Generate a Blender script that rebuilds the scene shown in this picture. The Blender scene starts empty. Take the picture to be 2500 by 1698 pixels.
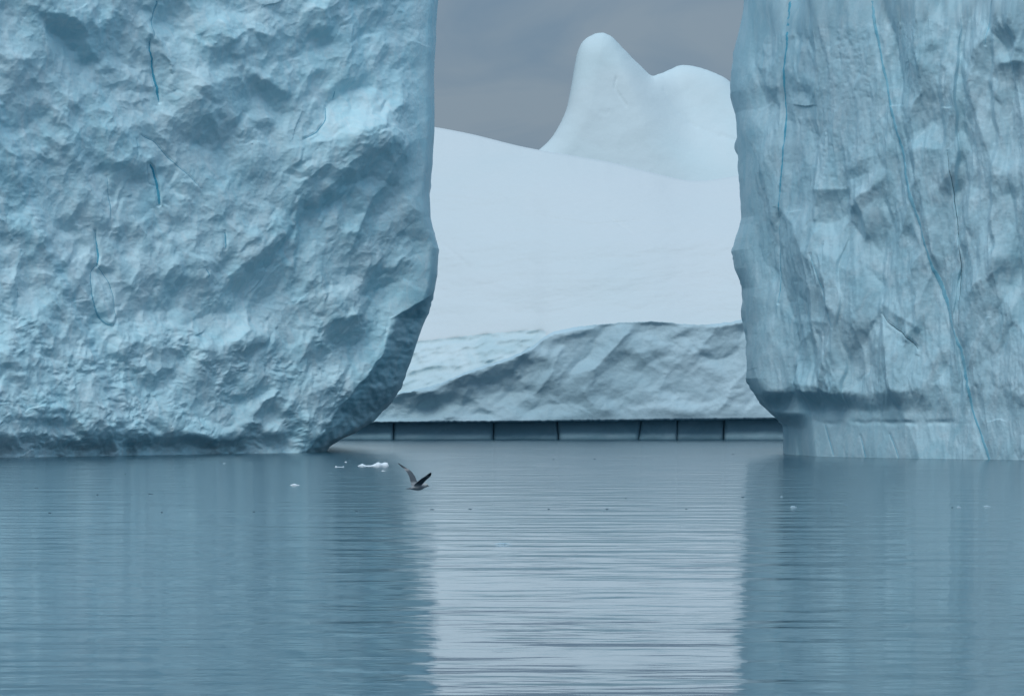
import bpy, bmesh, math, random
import numpy as np

# ------------------------------------------------------------------ camera, sky, light
F = 13888.9            # focal length in photo pixels (photo 2500 x 1698)
CX, HY = 1250.0, 930.0
H = 10.2               # eye height above the water
sc = bpy.context.scene
cam_d = bpy.data.cameras.new('camera')
cam = bpy.data.objects.new('camera', cam_d)
sc.collection.objects.link(cam)
cam.location = (0, 0, H)
cam.rotation_euler = (math.radians(90), 0, 0)
cam_d.sensor_width = 36.0
cam_d.lens = F / 2500 * 36.0
cam_d.shift_y = (HY - 849.0) / 2500.0
cam_d.clip_start = 0.5
cam_d.clip_end = 60000
sc.camera = cam

SUN_EL, SUN_AZ = math.radians(50), math.radians(200)     # azimuth clockwise from +Y (north)
SKY = 1.0
world = bpy.data.worlds.new('World')
sc.world = world
world.use_nodes = True
wn, wl = world.node_tree.nodes, world.node_tree.links
wn.clear()


def N(nodes, t, **kw):
    n = nodes.new(t)
    for k, v in kw.items():
        setattr(n, k, v)
    return n


def build_world():
    out = N(wn, 'ShaderNodeOutputWorld')
    bg = N(wn, 'ShaderNodeBackground')
    sky = N(wn, 'ShaderNodeTexSky')
    sky.sky_type = 'NISHITA'
    sky.sun_disc = False
    sky.sun_elevation = SUN_EL
    sky.sun_rotation = SUN_AZ
    skm = N(wn, 'ShaderNodeVectorMath', operation='SCALE')
    skm.inputs['Scale'].default_value = 0.10
    wl.new(sky.outputs[0], skm.inputs[0])
    tc = N(wn, 'ShaderNodeTexCoord')
    sep = N(wn, 'ShaderNodeSeparateXYZ')
    wl.new(tc.outputs['Generated'], sep.inputs[0])
    # overcast luminance: zenith brighter than the horizon
    zc = N(wn, 'ShaderNodeMath', operation='MAXIMUM'); zc.inputs[1].default_value = 0.0
    wl.new(sep.outputs['Z'], zc.inputs[0])
    lum = N(wn, 'ShaderNodeMath', operation='MULTIPLY_ADD')
    lum.inputs[1].default_value = 1.8; lum.inputs[2].default_value = 1.0
    wl.new(zc.outputs[0], lum.inputs[0])
    # cloud layer seen in perspective: direction projected on a flat deck
    zz = N(wn, 'ShaderNodeMath', operation='ADD'); zz.inputs[1].default_value = 0.035
    wl.new(zc.outputs[0], zz.inputs[0])
    dx = N(wn, 'ShaderNodeMath', operation='DIVIDE'); wl.new(sep.outputs['X'], dx.inputs[0]); wl.new(zz.outputs[0], dx.inputs[1])
    dy = N(wn, 'ShaderNodeMath', operation='DIVIDE'); wl.new(sep.outputs['Y'], dy.inputs[0]); wl.new(zz.outputs[0], dy.inputs[1])
    cmb = N(wn, 'ShaderNodeCombineXYZ'); wl.new(dx.outputs[0], cmb.inputs[0]); wl.new(dy.outputs[0], cmb.inputs[1])
    cmb.inputs[2].default_value = 3.7
    mp = N(wn, 'ShaderNodeMapping'); mp.inputs['Scale'].default_value = (0.8, 0.16, 1)
    mp.inputs['Rotation'].default_value = (0, 0, 0.0)
    wl.new(cmb.outputs[0], mp.inputs[0])
    n1 = N(wn, 'ShaderNodeTexNoise'); n1.inputs['Scale'].default_value = 3.4
    n1.inputs['Detail'].default_value = 5; n1.inputs['Roughness'].default_value = 0.5
    n1.inputs['Distortion'].default_value = 0.6
    wl.new(mp.outputs[0], n1.inputs[0])
    cr = N(wn, 'ShaderNodeValToRGB')
    e = cr.color_ramp.elements
    e[0].position = 0.36; e[0].color = (0.53, 0.82, 1.16, 1)
    e[1].position = 0.62; e[1].color = (0.73, 0.98, 1.25, 1)
    wl.new(n1.outputs['Fac'], cr.inputs[0])
    cl = N(wn, 'ShaderNodeVectorMath', operation='SCALE')
    wl.new(cr.outputs[0], cl.inputs[0]); wl.new(lum.outputs[0], cl.inputs['Scale'])
    cl2 = N(wn, 'ShaderNodeVectorMath', operation='SCALE'); cl2.inputs['Scale'].default_value = 0.262
    wl.new(cl.outputs[0], cl2.inputs[0])
    mix = N(wn, 'ShaderNodeMix', data_type='RGBA')
    mix.inputs[0].default_value = 0.93           # cloud cover
    wl.new(skm.outputs[0], mix.inputs[6]); wl.new(cl2.outputs[0], mix.inputs[7])
    wl.new(mix.outputs[2], bg.inputs[0])
    bg.inputs[1].default_value = SKY
    wl.new(bg.outputs[0], out.inputs[0])


build_world()

sun_d = bpy.data.lights.new('sun', 'SUN')
sun_d.energy = 1.3
sun_d.angle = math.radians(30)
sun_d.color = (0.95, 1.0, 0.99)
sun = bpy.data.objects.new('sun', sun_d)
sc.collection.objects.link(sun)
sun.location = (0, -20, 120)
# light travels from azimuth SUN_AZ down
sun.rotation_euler = (math.radians(90) - SUN_EL, 0, math.pi - SUN_AZ)

sc.view_settings.view_transform = 'Standard'
sc.view_settings.look = 'None'
sc.view_settings.exposure = 0.0
sc.view_settings.gamma = 1.0
sc.view_settings.use_curve_mapping = False
sc.render.engine = 'CYCLES'
sc.cycles.max_bounces = 5
sc.cycles.diffuse_bounces = 4
sc.cycles.glossy_bounces = 2
sc.cycles.adaptive_threshold = 0.02
sc.cycles.use_denoising = True

# ------------------------------------------------------------------ numpy noise
rng = np.random.default_rng(7)
PERM = np.concatenate([rng.permutation(256)] * 3).astype(np.int32)
ANG = rng.uniform(0, 2 * np.pi, 256)
GX, GY = np.cos(ANG), np.sin(ANG)
R1, R2, R3 = rng.uniform(0, 1, 256), rng.uniform(0, 1, 256), rng.uniform(0, 1, 256)


def _h(ix, iy, seed):
    return PERM[PERM[(ix + seed * 37) & 255] + ((iy + seed * 91) & 255)]


def perlin(x, y, seed=0):
    x0 = np.floor(x); y0 = np.floor(y)
    fx, fy = x - x0, y - y0
    ix, iy = x0.astype(np.int64), y0.astype(np.int64)
    u = fx * fx * fx * (fx * (fx * 6 - 15) + 10)
    v = fy * fy * fy * (fy * (fy * 6 - 15) + 10)

    def g(dx, dy):
        h = _h(ix + dx, iy + dy, seed)
        return GX[h] * (fx - dx) + GY[h] * (fy - dy)
    a = g(0, 0) * (1 - u) + g(1, 0) * u
    b = g(0, 1) * (1 - u) + g(1, 1) * u
    return (a * (1 - v) + b * v) * 1.5


def fbm(x, y, seed=0, octv=4, rough=0.5):
    s, a, f = 0, 1.0, 1.0
    for i in range(octv):
        s = s + a * perlin(x * f + 13.1 * i, y * f - 7.7 * i, seed + i)
        a *= rough; f *= 2.03
    return s


def ridged(x, y, seed=0, octv=3, rough=0.5):
    s, a, f = 0, 1.0, 1.0
    for i in range(octv):
        s = s + a * (0.55 - np.abs(perlin(x * f + 5.3 * i, y * f + 3.1 * i, seed + i)))
        a *= rough; f *= 2.07
    return s


def worley(x, y, seed=0):
    """returns F1, F2, random id value of the nearest cell and a facet height"""
    x0 = np.floor(x); y0 = np.floor(y)
    ix, iy = x0.astype(np.int64), y0.astype(np.int64)
    f1 = np.full(x.shape, 9.0); f2 = np.full(x.shape, 9.0)
    fac = np.zeros(x.shape); rid = np.zeros(x.shape)
    for dx in (-1, 0, 1):
        for dy in (-1, 0, 1):
            h = _h(ix + dx, iy + dy, seed)
            px = ix + dx + R1[h]; py = iy + dy + R2[h]
            ex, ey = x - px, y - py
            d = np.sqrt(ex * ex + ey * ey)
            pl = (R3[h] - 0.5) + GX[h] * ex * 0.8 + GY[h] * ey * 0.8
            near = d < f1
            f2 = np.where(near, f1, np.minimum(f2, d))
            fac = np.where(near, pl, fac)
            rid = np.where(near, R3[h], rid)
            f1 = np.where(near, d, f1)
    return f1, f2, rid, fac


def facets(x, y, seed=0, tilt=0.9):
    """convex-ish polyhedral chips: smooth minimum of random tilted planes of nearby cells"""
    x0 = np.floor(x); y0 = np.floor(y)
    ix, iy = x0.astype(np.int64), y0.astype(np.int64)
    num = np.zeros(x.shape); den = np.zeros(x.shape)
    best = np.full(x.shape, 9.0)
    for dx in (-1, 0, 1):
        for dy in (-1, 0, 1):
            h = _h(ix + dx, iy + dy, seed)
            ex = x - (ix + dx + R1[h]); ey = y - (iy + dy + R2[h])
            d2 = ex * ex + ey * ey
            val = (R3[h] - 0.5) * 0.6 + tilt * (GX[h] * ex + GY[h] * ey) + 0.75 * d2
            best = np.minimum(best, val)
    return best


def sstep(a, b, x):
    t = np.clip((x - a) / (b - a), 0, 1)
    return t * t * (3 - 2 * t)


def poly_dist(px, py, pts):
    """distance (photo pixels) to a polyline and arc parameter 0..1"""
    px = np.asarray(px, float); py = np.asarray(py, float)
    best = np.full(px.shape, 1e9); par = np.zeros(px.shape)
    n = len(pts) - 1
    for i in range(n):
        ax, ay = pts[i]; bx, by = pts[i + 1]
        vx, vy = bx - ax, by - ay
        L2 = vx * vx + vy * vy
        t = np.clip(((px - ax) * vx + (py - ay) * vy) / L2, 0, 1)
        d = np.hypot(px - ax - t * vx, py - ay - t * vy)
        m = d < best
        best = np.where(m, d, best); par = np.where(m, (i + t) / n, par)
    return best, par


def cell_grad(X, Y, lx, ly, ang, seed, warp=0.35, warp_len=1.0):
    """piecewise-constant random slopes on warped cells: broken planes with crisp edges"""
    c, q = math.cos(math.radians(ang)), math.sin(math.radians(ang))
    u, v = (X * c + Y * q) / lx, (-X * q + Y * c) / ly
    du = warp * fbm(u * warp_len + 3.3, v * warp_len, seed + 5, 2, 0.4)
    dv = warp * fbm(u * warp_len, v * warp_len + 7.7, seed + 11, 2, 0.4)
    u = u + du; v = v + dv
    iu, iv = np.floor(u).astype(np.int64), np.floor(v).astype(np.int64)
    best = np.full(X.shape, 9.0); g1 = np.zeros(X.shape); g2 = np.zeros(X.shape)
    for dx in (-1, 0, 1):
        for dy in (-1, 0, 1):
            h = _h(iu + dx, iv + dy, seed)
            d = (u - iu - dx - R1[h]) ** 2 + (v - iv - dy - R2[h]) ** 2
            h2 = PERM[h + 57]
            n = d < best
            best = np.where(n, d, best)
            g1 = np.where(n, GX[h2] * (0.4 + R3[h]), g1); g2 = np.where(n, GY[h2] * (0.4 + R3[h]), g2)
    return g1, g2


def inside(X, Y, pts):
    """even-odd test, edges softened a little"""
    r = np.zeros(X.shape, bool)
    n = len(pts)
    for i in range(n):
        x1, y1 = pts[i]; x2, y2 = pts[(i + 1) % n]
        if y1 == y2:
            continue
        c = ((y1 > Y) != (y2 > Y)) & (X < (x2 - x1) * (Y - y1) / (y2 - y1) + x1)
        r ^= c
    m = r.astype(float)
    for ax in (0, 1):
        m = (np.roll(m, 1, ax) + 2 * m + np.roll(m, -1, ax)) / 4
    return m


def saw(p, rise=0.72):
    """shingle profile along p: comes out slowly going down, then breaks back under a lip"""
    f = p - np.floor(p)
    up = 1 - f / rise
    dn = (f - rise) / (1 - rise)
    return np.where(f < rise, up, dn * dn * (3 - 2 * dn) * 0.4 + 0.6 * dn)


class TiltMap:
    """slope strokes (x, y, half length, half width, angle, slope) plus slope fields, integrated to a relief in metres.
    positive slope leans back (catches the sky), negative hangs over."""
    def __init__(self, x0, x1, y0, y1, mpp, strokes, step=4, lam=0.25, mu_len=420, fields=None, gain=1.0, power=4.0, warp=22, polys=(), pgain=1.0):
        self.x0, self.y0, self.step = x0, y0, step
        xs = np.arange(x0, x1, step); ys = np.arange(y0, y1, step)
        X, Y = np.meshgrid(xs.astype(float), ys.astype(float))
        T = np.zeros(X.shape); TX = np.zeros(X.shape)
        wx = warp * fbm(X / 60, Y / 60, 51, 5, 0.55); wy = warp * fbm(X / 60, Y / 60, 57, 5, 0.55)
        for (sx, sy, rl, rw, ang, amp) in strokes:
            c, s = math.cos(math.radians(ang)), math.sin(math.radians(ang))
            dx, dy = X + wx - sx, Y + wy - sy
            u = (dx * c + dy * s) / rl; v = (-dx * s + dy * c) / rw
            T += gain * amp * np.exp(-((u * u + v * v) ** power))
        for pts, gx, gz in polys:
            m = inside(X + 0.45 * wx, Y + 0.45 * wy, pts)
            TX += pgain * gx * m; T += pgain * gz * m
        if fields is not None:
            fx, fz = fields(X, Y)
            TX = TX + fx; T = T + fz
        # least squares depth with dD/dZ = T and dD/dX = TX  (Z up, image y down)
        ny, nx = T.shape
        py_, px_ = ny // 4, nx // 4
        win = lambda A: np.pad(A, ((py_, py_), (px_, px_)), mode='reflect')
        Tp, TXp = win(T), win(TX)
        ky = np.fft.fftfreq(Tp.shape[0], step * mpp) * 2 * np.pi
        kx = np.fft.fftfreq(Tp.shape[1], step * mpp) * 2 * np.pi
        KX, KY = np.meshgrid(kx, ky)
        mu = (2 * np.pi / (mu_len * mpp)) ** 2
        Dh = (np.fft.fft2(Tp) * (1j * KY) - lam * np.fft.fft2(TXp) * (1j * KX)) / (KY ** 2 + lam * KX ** 2 + mu)
        self.D = np.real(np.fft.ifft2(Dh))[py_:py_ + ny, px_:px_ + nx]

    def __call__(self, px, py):
        gx = np.clip((px - self.x0) / self.step, 0, self.D.shape[1] - 1.001)
        gy = np.clip((py - self.y0) / self.step, 0, self.D.shape[0] - 1.001)
        ix, iy = gx.astype(int), gy.astype(int)
        fx, fy = gx - ix, gy - iy
        D = self.D
        return (D[iy, ix] * (1 - fx) + D[iy, ix + 1] * fx) * (1 - fy) + (D[iy + 1, ix] * (1 - fx) + D[iy + 1, ix + 1] * fx) * fy


# ------------------------------------------------------------------ object helpers
def link(o, parent=None):
    sc.collection.objects.link(o)
    if parent is not None:
        o.parent = parent
    return o


def mesh_np(name, verts, quads, mat, parent=None, tris=None, smooth=True):
    me = bpy.data.meshes.new(name)
    verts = np.asarray(verts, np.float32).reshape(-1, 3)
    quads = np.asarray(quads, np.int32).reshape(-1, 4) if quads is not None else np.zeros((0, 4), np.int32)
    tris = np.asarray(tris, np.int32).reshape(-1, 3) if tris is not None else np.zeros((0, 3), np.int32)
    nq, nt = len(quads), len(tris)
    me.vertices.add(len(verts))
    me.vertices.foreach_set('co', verts.ravel())
    loops = np.concatenate([quads.ravel(), tris.ravel()])
    me.loops.add(len(loops))
    me.loops.foreach_set('vertex_index', loops)
    me.polygons.add(nq + nt)
    starts = np.concatenate([np.arange(nq) * 4, nq * 4 + np.arange(nt) * 3]).astype(np.int32)
    me.polygons.foreach_set('loop_start', starts)
    try:
        tot = np.concatenate([np.full(nq, 4), np.full(nt, 3)]).astype(np.int32)
        me.polygons.foreach_set('loop_total', tot)
    except Exception:
        pass
    me.polygons.foreach_set('use_smooth', np.full(nq + nt, smooth))
    me.update(calc_edges=True)
    me.validate()
    me.materials.append(mat)
    return link(bpy.data.objects.new(name, me), parent)


def grid_quads(nr, nc, wrap=False, flip=False, off=0):
    i = np.arange(nr - 1)[:, None]
    j = np.arange(nc if wrap else nc - 1)[None, :]
    j2 = (j + 1) % nc
    a = i * nc + j; b = i * nc + j2; c = (i + 1) * nc + j2; d = (i + 1) * nc + j
    q = np.stack([a, b, c, d], -1).reshape(-1, 4) + off
    return q[:, ::-1] if flip else q


def tag(o, label=None, cat=None, group=None, kind=None):
    if label: o['label'] = label
    if cat: o['category'] = cat
    if group: o['group'] = group
    if kind: o['kind'] = kind
    return o


def empty(name, loc=(0, 0, 0)):
    e = bpy.data.objects.new(name, None)
    e.location = loc
    e.empty_display_size = 3
    return link(e)


def ray(px, py, Y):
    """world point on the sight line of a photo pixel at depth Y"""
    return np.stack([(px - CX) / F * Y, Y + 0 * px, H + (HY - py) / F * Y], -1)


# ------------------------------------------------------------------ materials
def new_mat(name):
    m = bpy.data.materials.new(name)
    m.use_nodes = True
    nt = m.node_tree
    return m, nt.nodes, nt.links, nt.nodes['Principled BSDF']


def ice_mat(name, col_a, col_b, scale=0.12, rough=0.45, sss=0.0, sss_scale=0.5, bump=0.15, bump_scale=3.0, spec=0.3, col_c=None):
    m, n, l, p = new_mat(name)
    tc = N(n, 'ShaderNodeTexCoord')
    nz = N(n, 'ShaderNodeTexNoise'); nz.inputs['Scale'].default_value = scale
    nz.inputs['Detail'].default_value = 6; nz.inputs['Roughness'].default_value = 0.6
    nz.inputs['Distortion'].default_value = 0.8
    l.new(tc.outputs['Object'], nz.inputs[0])
    cr = N(n, 'ShaderNodeValToRGB')
    cr.color_ramp.elements[0].position = 0.35; cr.color_ramp.elements[0].color = (*col_a, 1)
    cr.color_ramp.elements[1].position = 0.65; cr.color_ramp.elements[1].color = (*col_b, 1)
    l.new(nz.outputs['Fac'], cr.inputs[0])
    last = cr.outputs[0]
    if col_c is not None:      # bubbly white crust in uneven patches
        n2 = N(n, 'ShaderNodeTexNoise'); n2.inputs['Scale'].default_value = scale * 4.2
        n2.inputs['Detail'].default_value = 7; n2.inputs['Roughness'].default_value = 0.62; n2.inputs['Distortion'].default_value = 1.2
        mp = N(n, 'ShaderNodeMapping'); mp.inputs['Scale'].default_value = (1.0, 1.0, 0.62); mp.inputs['Rotation'].default_value = (0, 0.45, 0)
        l.new(tc.outputs['Object'], mp.inputs[0]); l.new(mp.outputs[0], n2.inputs[0])
        r2 = N(n, 'ShaderNodeMapRange'); r2.inputs['From Min'].default_value = 0.46; r2.inputs['From Max'].default_value = 0.66
        r2.inputs['To Max'].default_value = 0.5
        l.new(n2.outputs['Fac'], r2.inputs[0])
        mx = N(n, 'ShaderNodeMix', data_type='RGBA'); mx.inputs[7].default_value = (*col_c, 1)
        l.new(r2.outputs[0], mx.inputs[0]); l.new(last, mx.inputs[6]); last = mx.outputs[2]
    l.new(last, p.inputs['Base Color'])
    p.inputs['Roughness'].default_value = rough
    p.inputs['IOR'].default_value = 1.31
    p.inputs['Specular IOR Level'].default_value = spec
    if sss > 0:
        p.inputs['Subsurface Weight'].default_value = sss
        p.inputs['Subsurface Radius'].default_value = (0.35, 0.8, 1.0)
        p.inputs['Subsurface Scale'].default_value = sss_scale
    if bump > 0:
        nb = N(n, 'ShaderNodeTexNoise'); nb.inputs['Scale'].default_value = bump_scale
        nb.inputs['Detail'].default_value = 5; nb.inputs['Roughness'].default_value = 0.6
        l.new(tc.outputs['Object'], nb.inputs[0])
        b = N(n, 'ShaderNodeBump'); b.inputs['Strength'].default_value = 1.0
        b.inputs['Distance'].default_value = bump
        l.new(nb.outputs['Fac'], b.inputs['Height'])
        l.new(b.outputs[0], p.inputs['Normal'])
    return m


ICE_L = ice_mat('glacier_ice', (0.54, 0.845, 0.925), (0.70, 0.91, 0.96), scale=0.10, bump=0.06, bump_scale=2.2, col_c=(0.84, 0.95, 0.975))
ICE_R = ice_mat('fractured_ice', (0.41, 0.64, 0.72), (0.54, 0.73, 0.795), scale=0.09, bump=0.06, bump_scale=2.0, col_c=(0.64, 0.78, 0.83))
ICE_F = ice_mat('grey_face_ice', (0.42, 0.58, 0.64), (0.54, 0.69, 0.75), scale=0.05, bump=0.15, bump_scale=0.8)
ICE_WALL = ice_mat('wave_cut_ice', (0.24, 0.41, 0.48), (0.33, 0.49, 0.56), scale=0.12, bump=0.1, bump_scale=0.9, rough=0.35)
SNOW = ice_mat('wind_packed_snow', (0.66, 0.72, 0.73), (0.69, 0.73, 0.74), scale=0.02, rough=0.8, spec=0.1, bump=0.12, bump_scale=0.4)
BANK = ice_mat('melt_dimpled_ice', (0.54, 0.68, 0.71), (0.66, 0.76, 0.78), scale=0.12, rough=0.6, bump=0.10, bump_scale=0.9)
SNOW_FAR = ice_mat('old_snow', (0.60, 0.76, 0.79), (0.70, 0.79, 0.81), scale=0.012, rough=0.8, spec=0.1, bump=0.2, bump_scale=0.2)
WET_FLOE = ice_mat('wet_floe_ice', (0.40, 0.55, 0.62), (0.52, 0.66, 0.72), scale=1.0, rough=0.4, bump=0.02, bump_scale=6)
FLOE = ice_mat('floe_ice', (0.82, 0.9, 0.94), (0.9, 0.94, 0.96), scale=1.0, rough=0.5, bump=0.02, bump_scale=6)
BRASH = ice_mat('clear_brash_ice', (0.07, 0.13, 0.16), (0.12, 0.20, 0.24), scale=2.0, rough=0.3, bump=0.0)
BLUE = ice_mat('blue_vein_ice', (0.09, 0.44, 0.60), (0.16, 0.53, 0.68), scale=0.3, rough=0.3, bump=0.03, bump_scale=3)
VEIN = ice_mat('pale_blue_vein_ice', (0.20, 0.51, 0.64), (0.32, 0.61, 0.72), scale=0.25, rough=0.3, bump=0.03, bump_scale=3)
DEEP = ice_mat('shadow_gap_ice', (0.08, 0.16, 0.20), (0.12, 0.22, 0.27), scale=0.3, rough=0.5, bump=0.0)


def water_mat():
    m, n, l, p = new_mat('calm_fjord_water')
    p.inputs['Base Color'].default_value = (0.010, 0.055, 0.085, 1)
    p.inputs['Roughness'].default_value = 0.015
    p.inputs['IOR'].default_value = 1.333
    geo = N(n, 'ShaderNodeNewGeometry')

    # wave height group: world position -> height in metres
    g = bpy.data.node_groups.new('wave_height', 'ShaderNodeTree')
    g.interface.new_socket('P', in_out='INPUT', socket_type='NodeSocketVector')
    g.interface.new_socket('H', in_out='OUTPUT', socket_type='NodeSocketFloat')
    gn, gl = g.nodes, g.links
    gi = gn.new('NodeGroupInput'); go = gn.new('NodeGroupOutput')
    total = None
    for (sx, sy, amp, det, rot) in ((0.085, 0.13, 0.165, 1, 0.10), (0.22, 0.36, 0.044, 1, -0.12), (0.6, 1.1, 0.0125, 2, 0.2)):
        mp = N(gn, 'ShaderNodeMapping')
        mp.inputs['Scale'].default_value = (sx, sy, 1); mp.inputs['Rotation'].default_value = (0, 0, rot)
        gl.new(gi.outputs[0], mp.inputs[0])
        t = N(gn, 'ShaderNodeTexNoise'); t.inputs['Scale'].default_value = 1.0
        t.inputs['Detail'].default_value = det; t.inputs['Roughness'].default_value = 0.45
        gl.new(mp.outputs[0], t.inputs[0])
        k = N(gn, 'ShaderNodeMath', operation='MULTIPLY'); k.inputs[1].default_value = amp
        gl.new(t.outputs['Fac'], k.inputs[0])
        if total is None:
            total = k
        else:
            a = N(gn, 'ShaderNodeMath', operation='ADD')
            gl.new(total.outputs[0], a.inputs[0]); gl.new(k.outputs[0], a.inputs[1]); total = a
    gl.new(total.outputs[0], go.inputs[0])

    EPS = 0.05

    def hgt(off):
        gg = N(n, 'ShaderNodeGroup'); gg.node_tree = g
        if off is None:
            l.new(geo.outputs['Position'], gg.inputs[0])
        else:
            a = N(n, 'ShaderNodeVectorMath', operation='ADD'); a.inputs[1].default_value = off
            l.new(geo.outputs['Position'], a.inputs[0]); l.new(a.outputs[0], gg.inputs[0])
        return gg
    h0, hx, hy = hgt(None), hgt((EPS, 0, 0)), hgt((0, EPS, 0))
    # calmer and rougher patches
    pm = N(n, 'ShaderNodeMapping'); pm.inputs['Scale'].default_value = (0.006, 0.02, 1)
    l.new(geo.outputs['Position'], pm.inputs[0])
    pn = N(n, 'ShaderNodeTexNoise'); pn.inputs['Scale'].default_value = 1.0; pn.inputs['Detail'].default_value = 3
    l.new(pm.outputs[0], pn.inputs[0])
    pr = N(n, 'ShaderNodeMapRange'); pr.inputs['From Min'].default_value = 0.35; pr.inputs['From Max'].default_value = 0.65
    pr.inputs['To Min'].default_value = 0.65; pr.inputs['To Max'].default_value = 1.35
    l.new(pn.outputs['Fac'], pr.inputs[0])

    sp = N(n, 'ShaderNodeSeparateXYZ'); l.new(geo.outputs['Position'], sp.inputs[0])
    wr = N(n, 'ShaderNodeMapRange'); wr.inputs['From Min'].default_value = 480; wr.inputs['From Max'].default_value = 860
    wr.inputs['To Min'].default_value = 1.0; wr.inputs['To Max'].default_value = 2.4
    l.new(sp.outputs['Y'], wr.inputs[0])
    pm2 = N(n, 'ShaderNodeMath', operation='MULTIPLY'); l.new(pr.outputs[0], pm2.inputs[0]); l.new(wr.outputs[0], pm2.inputs[1])
    pr = pm2
    rg = N(n, 'ShaderNodeMapRange'); rg.inputs['From Min'].default_value = 350; rg.inputs['From Max'].default_value = 900
    rg.inputs['To Min'].default_value = 0.055; rg.inputs['To Max'].default_value = 0.17
    l.new(sp.outputs['Y'], rg.inputs[0]); l.new(rg.outputs[0], p.inputs['Roughness'])

    def slope(hh):
        s = N(n, 'ShaderNodeMath', operation='SUBTRACT'); l.new(h0.outputs[0], s.inputs[0]); l.new(hh.outputs[0], s.inputs[1])
        q = N(n, 'ShaderNodeMath', operation='DIVIDE'); q.inputs[1].default_value = EPS; l.new(s.outputs[0], q.inputs[0])
        r = N(n, 'ShaderNodeMath', operation='MULTIPLY'); l.new(q.outputs[0], r.inputs[0]); l.new(pr.outputs[0], r.inputs[1])
        return r
    cx, cy = slope(hx), slope(hy)
    cb = N(n, 'ShaderNodeCombineXYZ'); cb.inputs[2].default_value = 1.0
    l.new(cx.outputs[0], cb.inputs[0]); l.new(cy.outputs[0], cb.inputs[1])
    nm = N(n, 'ShaderNodeVectorMath', operation='NORMALIZE'); l.new(cb.outputs[0], nm.inputs[0])
    l.new(nm.outputs[0], p.inputs['Normal'])
    return m


WATER = water_mat()

# ------------------------------------------------------------------ sea
def build_sea():
    ys = np.concatenate([[-3000, -500, 0, 40], np.linspace(80, 1000, 60), [1300, 1700, 2500, 5000, 12000, 30000]])
    xs = np.concatenate([[-20000, -4000, -900], np.linspace(-300, 300, 41), [900, 4000, 20000]])
    X, Y = np.meshgrid(xs, ys)
    V = np.stack([X, Y, 0 * X], -1)
    o = mesh_np('sea', V, grid_quads(len(ys), len(xs)), WATER)
    tag(o, kind='structure')


build_sea()


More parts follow.
